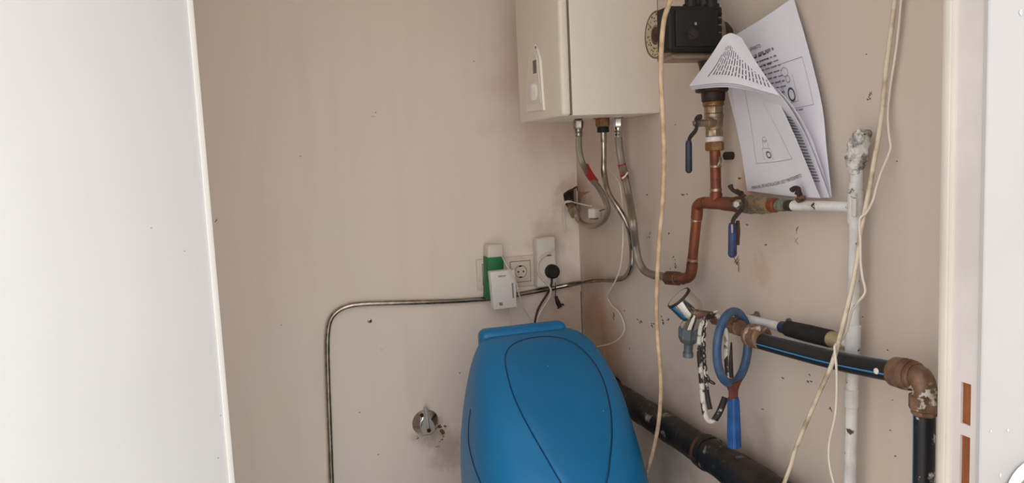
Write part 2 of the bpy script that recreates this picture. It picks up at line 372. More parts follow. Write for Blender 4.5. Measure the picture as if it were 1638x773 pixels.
for px, py, s_ in ((1612, 688, .0016), (1585, 690, .0013), (1600, 760, .0018), (1633, 20, .0025)):
    p = YP(px, py, yn_-.0042); v, f = prism_geo([p+Vector((s_*math.cos(i*math.pi/4)*random.uniform(.5, 1.2), 0, s_*1.3*math.sin(i*math.pi/4))) for i in range(8)], (0, -.0003, 0)); obj('scuff', v, f, M_CHAN, d2)
# lintel only; the opening below is left wide to let daylight in
struct(box('wall_front', (-2.12, YD-.14, 2.33), (1.6, YD, ZC), M_CEIL))

# flaked paint on the walls
def chip(px, py, w_, h_, wall, mat, plane):
    """one spot of flaked paint: a few ragged thin fragments"""
    c = plane(px, py, 0); s_ = S(c)
    ex = Vector((1, 0, 0)) if plane is B else Vector((0, -1, 0)); ez = Vector((0, 0, 1)); k = 1.0 if plane is B else 1.7
    off = Vector((0, -.0005, 0)) if plane is B else Vector((-.0005, 0, 0)); mb = MB(); big = max(w_, h_) >= 6 and mat is not M_BRICK
    for j in range(5 if big else 1):
        q = c+ex*(random.uniform(-.42, .42)*w_*s_*k if big else 0)+ez*(random.uniform(-.42, .42)*h_*s_ if big else 0)
        ww, hh = (w_*.42*random.uniform(.5, 1.1), h_*.42*random.uniform(.5, 1.1)) if big else (w_*.72, h_*.72); n = 11; sk = random.uniform(-.8, .8)
        pts = []
        for i in range(n):
            r_ = random.uniform(.35, 1.3); x = math.cos(2*math.pi*i/n)*ww*.5*r_; z = math.sin(2*math.pi*i/n)*hh*.5*r_; pts.append(q+ex*((x+sk*z)*s_*k)+ez*(z*s_))
        v, f = prism_geo(pts, off); mb.add(v, f)
    return mb.build('paint_chip', mat, wall, smooth=False)
for a in ((982, 505, 6, 13, 1), (999, 497, 4, 4, 1), (1023, 514, 11, 6, 1), (1044, 520, 8, 9, 1), (1063, 517, 9, 10, 1), (1058, 506, 5, 5, 1), (1069, 512, 7, 6, 1), (1037, 380, 6, 4, 1), (1040, 373, 4, 6, 1), (1070, 375, 3, 6, 1),
          (1095, 311, 12, 4, 1), (1037, 312, 9, 4, 1), (1000, 297, 2, 4, 1), (1002, 322, 2, 4, 1), (1078, 413, 6, 7, 1), (1080, 425, 5, 8, 1), (1072, 430, 4, 4, 1), (1329, 655, 4, 14, 1), (1296, 611, 9, 5, 1), (1295, 600, 4, 4, 1), (1393, 150, 5, 10, 1), (1390, 158, 5, 7, 1), (1386, 87, 3, 3, 1), (1380, 507, 4, 4, 1), (1435, 258, 3, 3, 1),
          (1074, 73, 5, 4, 1), (1097, 67, 4, 4, 1), (1196, 361, 6, 5, 1), (1225, 392, 5, 5, 1), (1275, 375, 3, 30, 2), (1183, 287, 8, 7, 3), (1428, 640, 3, 3, 1), (1424, 689, 4, 3, 1), (1432, 730, 4, 4, 1), (1220, 655, 4, 4, 1), (1252, 605, 5, 4, 1),
          (995, 596, 3, 3, 1), (988, 600, 4, 6, 3), (1007, 558, 4, 4, 2), (1180, 420, 6, 60, 2), (1080, 200, 3, 2, 1), (1420, 560, 3, 4, 1), (1452, 610, 4, 3, 1), (1446, 600, 3, 2, 1)):
    chip(a[0], a[1], a[2], a[3], wall_right, (None, M_CHIP, M_CHIPL, M_TAN)[a[4]] if a[4] != 3 else pm('orange_rust_spot', (176, 104, 44), rough=.8), R)
for a in ((707, 690, 18, 16, 4), (703, 683, 12, 12, 4), (712, 682, 9, 6, 4), (706, 705, 9, 4, 1), (709, 700, 4, 8, 1), (668, 700, 5, 6, 1), (597, 186, 6, 3, 1), (601, 180, 3, 3, 2), (758, 98, 3, 3, 1), (345, 353, 4, 8, 1), (735, 597, 4, 4, 2), (925, 250, 3, 8, 4), (610, 560, 3, 3, 2), (575, 660, 4, 3, 2), (605, 727, 5, 3, 2), (480, 250, 3, 3, 2), (450, 520, 3, 3, 2), (700, 715, 10, 3, 2)):
    chip(a[0], a[1], a[2], a[3], wall_back, (None, M_CHIP, M_CHIPL, None, M_BRICK)[a[4]], B)
# crack down the corner and the broken plaster round the hole
tube('corner_crack', [Vector((-.0008+random.uniform(-.0006, .0004), -.0008, z)) for z in [.7+i*.03 for i in range(13)]], .0016, M_CHIP, wall_back, seg=5, sub=1)
for i, (x0, y0, x1, y1) in enumerate(((902, 311, 922, 299), (922, 299, 925, 306))):
    a = B(x0, y0, .001); b = B(x1, y1, .001); tube('plaster_edge', [a, a.lerp(b, .35)+Vector((0, -.002, .002)), a.lerp(b, .7)+Vector((0, -.001, -.001)), b], .0028, M_RUSTBR, wall_back, seg=6, sub=2)
v, f = prism_geo([R(925, 305, 0), R(930, 307, 0), R(936, 307, 0), R(944, 306, 0), R(938, 310, 0), R(932, 313, 0), R(929, 322, 0), R(925, 328, 0)], (-.0007, 0, 0)); obj('bare_plaster', v, f, M_CHIPL, wall_right, smooth=False)
hc = sum(hole, Vector())/len(hole); v, f = prism_geo([hc+(h-hc)*.96+Vector((0, .022, 0)) for h in hole], (0, .004, 0)); obj('brick_and_hole_dark', v, f, M_WOOD, wall_back, smooth=False)  # dark plate inside the hole; the shade of the recess is put into its colour
# screw head and grey mark on the back wall
c = B(591.5, 513.5, 0)
t = thing('wall_screw', c, 'small round grey screw head in the wall under the bent steel tube', 'screw')
lathe('head', c, (0, -1, 0), [(0, .0068), (.002, .0066), (.003, .0045)], M_DULLCH, t, seg=14); lathe('recess', c+Vector((0, -.0031, 0)), (0, -1, 0), [(0, .0028), (.0004, .0028)], M_DARK, t, seg=8)

# ================================================================== WATER HEATER
yn, zb, HT = -.56, 1.594, 2.33
xs = YP(915, 187, yn).x; xf = YP(902, 187, yn).x-.004
yfar = XP(831, 192, xf).y
t = thing('water_heater', ((xs)/2, (yn+yfar)/2, zb), 'white wall-mounted boiler with a small control panel on its narrow front', 'boiler')
box('housing', (xs+.0015, yn, zb), (-.001, yfar, HT), M_HEATER, t, bev=.004)
box('seam', (xs-.001, yn+.0012, zb+.002), (xs+.002, yfar-.002, HT-.003), M_SLINE, t)
# front cover with generous rounded edges
mb = MB(); v, f = box_geo(((xs-.0002+xf)/2, (yn+yfar)/2, (zb+HT)/2), (xs-.0002-xf, yfar-yn, HT-zb), .009, 4); mb.add(v, f); mb.build('front_cover', M_HCOVER, t, angle=60)
def on_front(px, py, off=0): return XP(px, py, xf-off)
pan = [on_front(*q) for q in ((846, 179), (872, 176), (870, 150), (868, 122), (866, 95), (862, 80), (857.5, 71), (853, 78), (849, 95), (847, 122), (846, 150))]
cp = prism('control_panel', pan, (-.006, 0, 0), M_HPANEL, t)
cen = sum(pan, Vector())/len(pan)
v, f = prism_geo([cen+(p-cen)*.80+Vector((-.0062, 0, 0)) for p in pan], (-.0012, 0, 0)); obj('panel_inset', v, f, M_HCOVER, cp)
dc = on_front(855.5, 107, .0074); v, f = box_geo(dc, (.002, .026, .034), .0008, 1); obj('display', v, f, M_LCD, cp)
v, f = box_geo(dc+Vector((.0006, 0, 0)), (.002, .034, .042), .0008, 1); obj('display_bezel', v, f, M_HPANEL, cp)
lathe('control_knob', on_front(855, 147, .007), (-1, 0, 0), [(0, .024), (.003, .024), (.009, .021), (.011, .018), (.0112, 0)], M_HPANEL, cp, seg=24)
v, f = box_geo(on_front(855, 147, .0192), (.0014, .004, .028), .0005, 1); obj('pointer', v, f, M_WHITE2, cp)
lathe('indicator', on_front(857, 76, .0065), (-1, 0, 0), [(0, .004), (.0015, .003)], M_SLINE, cp, seg=10)

ym = -.40
def H(px, py): return YP(px, py, ym)
# left flexible hose, looping into the hole
hz = H(925, 190)
t = thing('flexible_hose', hz, 'braided steel hose looping from the boiler into the hole in the corner', 'hose')
lathe('brass_tail', H(925, 187), (0, 0, -1), [(0, .010), (.016, .010)], M_BRASSDK, t, seg=16)
turn('union_nut', [(925, 192, 7), (925, 194, 8), (925, 204, 8), (925.2, 206, 7)], -ym, M_DULLCH, t, 6, B, .3, 20)
turn('crimp_collar', [(925.2, 206, 6), (925.2, 208, 6.4), (925.3, 211, 5.6), (925.4, 213, 6.4), (925.5, 216, 5.6), (925.6, 218, 6.2), (925.8, 219, 5)], -ym, M_DULLCH, t, 16, B)
hp = [H(925.6, 217), H(926.5, 240), H(932, 262), YP(943, 281, -.36), R(958, 301, .075), R(969, 322, .05), R(972, 338, .04), R(964, 354, .036), R(946, 362, .036), YP(930, 356, -.075), YP(921, 344, -.058), YP(915, 333, -.035)]
tube('braided_tube', hp, .0085, M_BRAID, t, seg=14, sub=8)
tube('red_tag', [YP(936, 266.5, -.385), YP(943, 279.5, -.363), YP(951.5, 291, -.335)], .0108, M_RED, t, seg=14, sub=4)
turn('end_nut', [(921, 346, 7), (920, 344, 8), (915, 334, 8), (914, 332, 7)], .05, M_VALVE, t, 6, B)
lathe('wall_tail', B(915, 334, .05), B(912, 322, -.03)-B(915, 334, .05), [(0, .012), (.09, .012)], M_CAST, t, seg=14)

# middle: stainless tube bending along both walls
t = thing('steel_tube', H(964, 195), 'thin bent stainless tube running from the boiler along the back wall to the floor', 'pipe')
turn('brass_nut', [(963.5, 187, 11), (963.5, 190, 11.5), (964, 201, 11.5), (964, 203, 10)], -ym, M_BRASS, t, 6, B, .2, 20)
lathe('flange', H(962, 187.5), (0, 0, -1), [(0, .022), (.004, .022)], M_BRASSDK, t, seg=20)
turn('black_ring', [(964.5, 203, 9), (964.5, 204, 9.7), (964.8, 211, 9.7), (964.8, 212, 8.5)], -ym, M_BLACK, t, 20, B)
turn('ferrule', [(965, 212, 5.4), (965.3, 226, 5.4), (965.4, 228, 4.6)], -ym, M_DULLCH, t, 16, B)
cp_ = [H(965.3, 226), H(965.6, 250), H(966, 275), YP(973, 308, -.43), YP(990, 335, -.46), R(1005, 362, .055), R(1011, 395, .028), R(1010, 425, .024), R(1000, 443, .022), R(982, 447.5, .022), R(962, 447.5, .022), R(944, 449.5, .03), YP(919, 454, -.052), B(893, 459.5, .024), B(860, 465.5, .016), B(800, 476, .014), B(740, 481, .014), B(680, 483.5, .014), B(620, 485, .014), B(580, 486.5, .014), B(557, 490, .014), B(540, 498, .014), B(529, 511, .014), B(524.5, 530, .014), B(523.5, 560, .014), B(525, 620, .014), B(527.5, 690, .014), B(530.5, 773, .014), B(534, 860, .014)]
e = cp_[-1].copy(); e.z = .0; cp_.append(e)
tube('bent_tube', cp_, .0078, M_STEEL, t, seg=14, sub=8)
tube('floor_sleeve', [e+Vector((0, 0, .0)), e+Vector((0, 0, .05))], .011, M_DULLCH, t, sub=1)

# right flexible hose to the copper pipe
t = thing('flexible_hose', H(990, 192), 'braided steel hose with a red tag, curving down to the copper pipe elbow', 'hose')
lathe('brass_tail', H(990, 184), (0, 0, -1), [(0, .014), (.006, .014), (.006, .010), (.018, .010)], M_BRASSDK, t, seg=16)
turn('union_nut', [(989.5, 189, 7), (989.5, 191, 8), (989.2, 201, 8), (989.2, 203, 7)], -ym, M_CHROME, t, 6, B, .5, 20)
turn('crimp_collar', [(989, 203, 6.4), (989, 206, 7), (989, 209, 6), (989, 212, 7), (989, 214, 6), (989, 217, 7), (989, 219, 6)], -ym, M_CHROME, t, 16, B)
hp2 = [H(989, 217), H(991, 240), H(995.5, 265), YP(1001, 290, -.43), YP(1007, 320, -.46), R(1012.5, 355, .09), R(1016.5, 390, .065), R(1021, 415, .055), R(1030, 432, .05), R(1044, 440, .05), R(1058, 442, .05), R(1070, 444, .05)]
tube('braided_tube', hp2, .0100, M_BRAID, t, seg=14, sub=8)
tube('red_tag', [H(994.3, 262), H(997, 273), YP(1000, 287, -.428)], .0112, M_RED, t, seg=14, sub=4)
a = YP(995, 286, -.45); b = YP(1004, 276, -.45); tube('white_band', [a, a.lerp(b, .5)+Vector((0, -.004, 0)), b], .0022, M_WHITE2, t, seg=6, sub=3, flat=(1, .4))

# ================================================================== COPPER PIPEWORK on the right wall
D0 = .05
t = thing('copper_pipe', R(1110, 400, D0), 'reddish copper pipe with soldered elbows and tee under the upper valve', 'pipe')
rc = .0112
tube('vertical_pipe', [R(1106, 432, D0), R(1115, 343, D0)], rc, M_COPPER, t, seg=16, sub=1)
tube('elbow', [R(1091, 445.5, D0), R(1098, 445, D0), R(1104, 440, D0), R(1106.5, 430, D0), R(1107.3, 421, D0)], rc*1.14, M_COPPER, t, seg=16)
tube('elbow', [R(1114.2, 350, D0), R(1115, 341, D0), R(1116, 331, D0), R(1121, 325.5, D0), R(1129, 324.5, D0)], rc*1.14, M_COPPER, t, seg=16)
tube('joining_pipe', [R(1128, 324.5, D0), R(1176, 327, D0)], rc, M_COPPER, t, seg=16, sub=1)
mb = MB()
for pts in ([R(1132, 324.7, D0), R(1160, 326, D0)], [R(1145.5, 325, D0), R(1145.5, 309, D0)]): v, f, uv = tube_geo(pts, rc*1.16, seg=16, sub=1); mb.add(v, f, uv)
mb.build('tee', M_COPPER, t, angle=50)
tube('riser_pipe', [R(1145.5, 312, D0), R(1143.5, 238, D0)], rc, M_COPPER, t, seg=16, sub=1)
for p, q in (((1145.3, 306, D0), (1145.2, 302, D0)), ((1144.7, 268, D0), (1144.6, 264.5, D0)), ((1107.8, 417, D0), (1108.2, 413, D0)), ((1113.8, 355, D0), (1113.5, 351, D0)), ((1156, 325.6, D0), (1159, 325.8, D0)), ((1131, 324.6, D0), (1133, 324.7, D0))):
    tube('solder_ring', [R(*p), R(*q)], rc*1.1, M_SOLDER, t, seg=14, sub=1)
tube('solder_ring', [R(1149, 266, D0+.01), R(1152, 258, D0+.006), R(1151.5, 252, D0)], .0035, M_SOLDER, t, seg=6, sub=3)
tube('bushing', [R(1158, 326, D0), R(1178, 327.5, D0)], rc*1.3, M_COPPER, t, seg=16, sub=1)
turn('union_nut', [(1067, 445, 9), (1069, 445, 11.5), (1084, 446, 11.5), (1085, 446, 9.5), (1092, 446, 9.8), (1094, 446, 8)], D0, M_BRASSDK, t, 8, R, .2, 20)

# upper ball valve
def lever(root, st, grip, dl, gm, wpx=5.2):
    """painted steel lever with a sleeved grip, in a plane dl in front of the wall"""
    pts = [R(x, y, dl) for x, y in st]; tube('lever', pts, .0042, M_IRON, root, seg=8, sub=5, flat=(1.3, .7))
    a, b = R(*grip[0], dl), R(*grip[1], dl); ax = (b-a); L_ = ax.length; r_ = wpx*S(a)
    g = lathe('grip', a, ax, [(0, r_*.75), (.004, r_*.95), (L_*.1, r_), (L_*.92, r_*1.05), (L_-.003, r_*.9), (L_, r_*.5)], gm, root, seg=14)
    return g
t = thing('ball_valve', R(1142, 200, D0), 'brass ball valve with a dark navy lever, standing upright under the pump', 'valve')
turn('pump_flange', [(1140.5, 141, 28), (1140.5, 146.5, 28), (1140.5, 147.5, 26), (1140.5, 148, 19), (1140.6, 161, 18.5), (1140.8, 163, 17)], D0, M_FLANGE, t, 24)
turn('gasket_ring', [(1141, 163, 16.5), (1141, 164.5, 17), (1141.2, 169, 16.5), (1141.2, 170.5, 15)], D0, M_BRASS, t, 24)
turn('top_hexagon', [(1141.2, 170, 13), (1141.3, 171, 15), (1141.5, 181, 15), (1141.5, 182, 14)], D0, M_VALVE, t, 8, R, .39, 20)
turn('body', [(1141.5, 181, 13), (1141.5, 183, 15.5), (1141.8, 188, 15.8), (1142, 190, 14.5), (1142, 193, 13.8), (1142.2, 200, 14), (1142.3, 205, 13.8), (1142.4, 208, 12.8), (1142.4, 209, 12)], D0, M_VALVE, t, 24)
turn('bottom_hexagon', [(1142.4, 208, 12), (1142.4, 209, 13.8), (1142.7, 218, 13.8), (1142.7, 219, 12)], D0, M_VALVE, t, 8, R, .39, 20)
turn('sealing_tape', [(1142.7, 219, 13.5), (1142.8, 220, 14.5), (1142.9, 225, 14.5), (1143, 227, 13)], D0, M_WHITE2, t, 18)
turn('union_nut', [(1143, 226.5, 13), (1143, 228.5, 15.3), (1143.2, 240, 15.3), (1143.2, 241.5, 13)], D0, M_BRASS, t, 6, R, .3, 20)
a = R(1142, 197, D0+.006); b = R(1110, 197, D0+.060)
st = lathe('stem', a, b-a, [(0, .010), (.02, .010), (.02, .0075), ((b-a).length-.012, .0075)], M_VALVE, t, seg=14)
lathe('stem_nut', b-(b-a).normalized()*.012, b-a, [(0, .0075), (.001, .0085), (.009, .0085), (.012, .004)], M_DULLCH, t, seg=6, angle=20)
lever(t, [(1121.5, 187), (1116, 188), (1113.5, 192), (1114.5, 200), (1112.5, 209), (1104, 219.5), (1101.5, 228)], [(1101.6, 225), (1101.8, 277)], D0+.056, M_DKGRIP)

# lower ball valve on the horizontal run, with the corroded union behind it
DL = .052
t = thing('ball_valve', R(1210, 327, DL), 'corroded ball valve with a bright blue lever, lying across below the manual', 'valve')
turn('inlet_collar', [(1176, 327, 12), (1178, 327, 13), (1190, 327.3, 13), (1191, 327.4, 11)], DL, M_BRASSDK, t, 18)
turn('body', [(1190, 327.3, 11), (1192, 327.4, 14), (1197, 327.5, 15), (1203, 327.6, 15), (1205, 327.7, 13.5), (1210, 327.8, 14.2), (1216, 328, 14.5), (1220, 328, 14.5), (1222, 328, 13), (1230, 328, 13), (1233, 328.2, 12)], DL, M_CORR, t, 20)
turn('rust_ring', [(1233, 328.2, 10), (1234, 328.2, 12), (1241, 328.4, 12), (1243, 328.4, 10)], DL-.002, M_COPPER, t, 18)
turn('verdigris_union', [(1242, 328.4, 8.5), (1244, 328.4, 9.5), (1256, 328.7, 9.5), (1258, 328.8, 8.5)], DL-.004, M_VERD, t, 8)
turn('end_ring', [(1257, 328.8, 7), (1259, 328.8, 9), (1266, 329, 9), (1268, 329, 7)], DL-.006, M_IRON, t, 18)
a = R(1196, 327, DL); b = R(1180, 327, DL+.045)
lathe('stem', a, b-a, [(0, .010), ((b-a).length, .009)], M_VALVE, t, seg=14)
lathe('stem_nut', b, b-a, [(0, .009), (.006, .009), (.008, .006)], M_DULLCH, t, seg=6, angle=20)
g = lever(t, [(1188, 318), (1192, 325), (1188, 333), (1180, 342), (1173, 352), (1172, 362)], [(1172, 357), (1171.5, 412)], DL+.050, M_BLUEGRIP, 6.8)
box_c = R(1171, 366, DL+.050+.0085); v, f = box_geo(box_c, (.001, .006, .016), .0004, 1); obj('grip_mark', v, f, M_INKG, t)
tube('rear_tang', [R(1180, 353, DL+.038), R(1181, 370, DL+.038), R(1180, 392, DL+.038)], .0035, M_RUSTBR, t, seg=8)
# old drain cocks sitting on the run
def cock(root, base, dirs, dd):
    tube('spindle', [R(*q, dd) for q in base], .0052, M_RUSTBR, root, seg=10, sub=4)
    tube('thumb_bar', [R(*q, dd+.006) for q in dirs], .0048, M_WOOD, root, seg=8, sub=4, radii=[.0055, .004, .0042, .006])
    lathe('packing_nut', R(base[0][0], base[0][1], dd), R(base[-1][0], base[-1][1], dd)-R(base[0][0], base[0][1], dd), [(0, .009), (.006, .009), (.008, .006)], M_BRASSDK, root, seg=6, angle=20)
t = thing('drain_cock', R(1183, 313, DL), 'rusty thumb cock on top of the blue-levered valve', 'cock'); cock(t, [(1190, 318), (1184, 310), (1178, 306)], [(1168, 297), (1171, 303), (1177, 307), (1186, 310)], DL+.008)
t = thing('drain_cock', R(1280, 316, .045), 'rusty thumb cock against the bottom edge of the manual on the white pipe', 'cock'); cock(t, [(1282, 321), (1279, 312), (1276, 306)], [(1267, 304), (1271, 301), (1277, 302), (1276, 311)], .055)
tube('loose_wire', [R(1152, 262, .04), R(1166, 286, .045), R(1176, 302, .05)], .0007, M_INKG, t, seg=5) if False else None
c = R(1168.5, 249, 0)
t = thing('wall_plug', c, 'short dark wooden peg sticking out of the wall beside the copper riser', 'plug')
lathe('peg', R(1172, 249, 0), Vector((-1, .1, 0)), [(0, .0085), (.018, .0085), (.020, .0065)], M_WOOD, t, seg=12); lathe('peg_hole', R(1172, 249, 0)+Vector((-.0201, .002, 0)), Vector((-1, .1, 0)), [(0, .003), (.0004, .003)], M_DARK, t, seg=8)

# white painted riser and its branch
DR = .034
t = thing('painted_pipe', R(1363, 560, DR), 'thick white-painted vertical pipe with a branch and a lumpy wrapped top', 'pipe')
tube('riser', [R(1370, 272, DR), R(1367, 400, DR), R(1364, 560, DR), R(1359.5, 773, DR), R(1356, 930, DR)], .0098, M_PAINTPIPE, t, seg=18, sub=6)
bpt = R(1356, 930, DR); tube('riser_foot', [bpt, Vector((bpt.x, bpt.y, .0))], .0098, M_PAINTPIPE, t, seg=18, sub=1)
tube('branch', [R(1266, 329, .045), R(1310, 329.5, .042), R(1362, 331, DR)], .0088, M_PAINTPIPE, t, seg=16, sub=4)
turn('branch_tee', [(1368.5, 304, 10.5), (1368.5, 307, 12), (1367.6, 354, 12), (1367.5, 358, 10.5)], DR, M_PAINTPIPE, t, 20)
turn('collar', [(1369, 290, 9), (1369, 292, 10.8), (1368.8, 302, 10.8), (1368.8, 304, 9)], DR, M_PAINTPIPE, t, 20)
turn('collar', [(1365, 518, 9), (1365, 521, 12), (1363.8, 566, 12), (1363.6, 569, 9)], DR, M_PAINTPIPE, t, 20)
turn('collar', [(1362.3, 622, 9.4), (1362.3, 624, 11), (1361.6, 650, 11), (1361.5, 652, 9.4)], DR, M_PAINTPIPE, t, 20)
c = R(1366, 312, DR+.0118); v, f = box_geo(c, (.004, .012, .008), .0015, 2); obj('tee_plug', v, f, M_PAINTLUMP, t)
v, f = box_geo(R(1366, 332, DR+.0122), (.003, .010, .030), .0013, 2); obj('tee_panel', v, f, M_PAINTPIPE, t)
# wrapped top: a lumpy bundle, bent to the right
v, f, uv = tube_geo([R(1368, 280, DR), R(1369, 262, DR), R(1372, 240, DR), R(1378, 221, DR), R(1383, 209, DR)], .014, seg=28, sub=10, radii=[.0095, .0135, .0160, .0155, .0140, .0085])
from mathutils import noise as mn
v = [p+Vector((mn.noise(p*160), mn.noise(p*160+Vector((7, 1, 3))), mn.noise(p*160+Vector((2, 9, 4)))))*.004 for p in v]
obj('wrapped_top', v, f, M_PAINTLUMP, t, True, 60)

# ================================================================== PUMP
DM = .055
pc = R(1134, 56, DM)                                   # middle of the pump, over the valve
rm = 40*S(R(1054, 54, .19))
end = YP(1050, 55, pc.y); Lm = pc.x-end.x
t = thing('circulation_pump', R(1140, 140, DM), 'black and grey circulation pump jutting out from the pipe beside the boiler', 'pump')
lathe('motor_casing', (pc.x+.015, pc.y, pc.z), (-1, 0, 0), [(0, rm*.8), (.02, rm*.96), (.03, rm), (Lm+.005, rm), (Lm+.012, rm*.97), (Lm+.015, rm*.9)], M_CASTL, t, seg=40)
fx = end.x
pl = lathe('name_plate', (fx+.001, pc.y, pc.z), (-1, 0, 0), [(0, rm*.90), (.0025, rm*.88)], M_PLATE, t, seg=40)
lathe('plate_rim', (fx+.002, pc.y, pc.z), (-1, 0, 0), [(0, rm*.97), (.004, rm*.96), (.004, rm*.90), (.001, rm*.89)], M_CAST, t, seg=40)
lathe('vent_screw', (fx-.001, pc.y, pc.z), (-1, 0, 0), [(0, rm*.30), (.002, rm*.30), (.004, rm*.22)], M_RUSTBR, t, seg=20)
lathe('vent_ring', (fx-.001, pc.y, pc.z), (-1, 0, 0), [(0, rm*.40), (.0012, rm*.40), (.0012, rm*.31), (0, rm*.30)], M_CAST, t, seg=24)
mb = MB()
for rr_ in (.55, .68, .80):
    k = 26
    for i in range(k):
        if random.random() < .35: continue
        an = 2*math.pi*i/k; cc = Vector((fx-.0018, pc.y+rm*rr_*math.cos(an), pc.z+rm*rr_*math.sin(an)))
        rot = Matrix.Rotation(an, 3, 'X'); v, f = box_geo(cc, (.0005, rm*random.uniform(.03, .06), rm*random.uniform(.05, .10)), 0, 1, rot); mb.add(v, f)
o = mb.build('plate_print', M_RUSTBR, pl, smooth=False)
# terminal box on the side towards the door
yb0 = pc.y-rm*.35; yb1 = pc.y-rm*1.35
p1 = YP(1069, 12, yb1); p2 = YP(1157, 80, yb1)
tb = box('terminal_box', (p1.x, yb1, p2.z), (p2.x, yb0, p1.z+.004), M_BLACK, t, bev=.005, seg=3)
box('box_lid', (p1.x+.012, yb1-.006, p2.z+.006), (p2.x-.014, yb1+.002, p1.z-.004), M_BLACK, tb, bev=.003)
lathe('speed_dial', YP(1107, 55, yb1-.006), (0, -1, 0), [(0, .0125), (.002, .0125), (.006, .010), (.0065, 0)], M_IRON, tb, seg=20)
v, f = box_geo(YP(1107, 55, yb1-.014), (.014, .004, .003), .001, 1, Matrix.Rotation(.6, 3, 'Y')); obj('dial_bar', v, f, M_IRON, tb)
lathe('lid_screw', YP(1112, 38, yb1-.0075), (0, -1, 0), [(0, .0032), (.0015, .003), (.002, .001)], M_CHROME, tb, seg=12)
for i in range(6):
    q = YP(1152, 22+i*6, yb1-.001); v, f = box_geo(q, (.008, .004, .0025), .0007, 1); obj('cooling_rib', v, f, M_CAST if i % 2 else M_BLACK, tb)
q = YP(1115, 4, (yb0+yb1)/2)
lathe('cable_gland', (q.x-.014, q.y, p1.z), (0, 0, 1), [(0, .016), (.012, .016), (.012, .012), (.03, .012)], M_BLACK, tb, seg=14)
lathe('cable_gland', (q.x+.032, q.y, p1.z), (0, 0, 1), [(0, .016), (.012, .016), (.012, .012), (.03, .012)], M_BLACK, tb, seg=14)
gz = Vector((q.x+.032, q.y, p1.z+.025)); tube('supply_cable', [gz, gz+Vector((.005, 0, .1)), gz+Vector((.045, .05, .2)), Vector((-.02, gz.y+.1, gz.z+.4)), Vector((-.012, gz.y+.12, ZC-.02))], .004, M_BLACK, t)
box('motor_foot', (fx+.015, pc.y-rm*.7, pc.z-rm*1.08), (pc.x, pc.y+rm*.7, pc.z-rm*.8), M_CASTL, t, bev=.008)
turn('volute_neck', [(1140, 92, 26), (1140, 104, 22), (1140.4, 128, 18), (1140.5, 138, 20), (1140.5, 141, 27)], D0, M_FLANGE, t, 22)
lathe('volute', (pc.x+.045, pc.y, pc.z), (-1, 0, 0), [(0, rm*.4), (.01, rm*.55), (.035, rm*.6), (.042, rm*.5)], M_FLANGE, t, seg=28)
turn('upper_neck', [(1128, 20, 13), (1127, -20, 13), (1126, -60, 13)], D0, M_FLANGE, t, 18)
up_ = R(1126, -60, D0); tube('return_pipe', [up_, Vector((up_.x, up_.y, ZC))], .0125, M_COPPER, t, seg=14, sub=1)

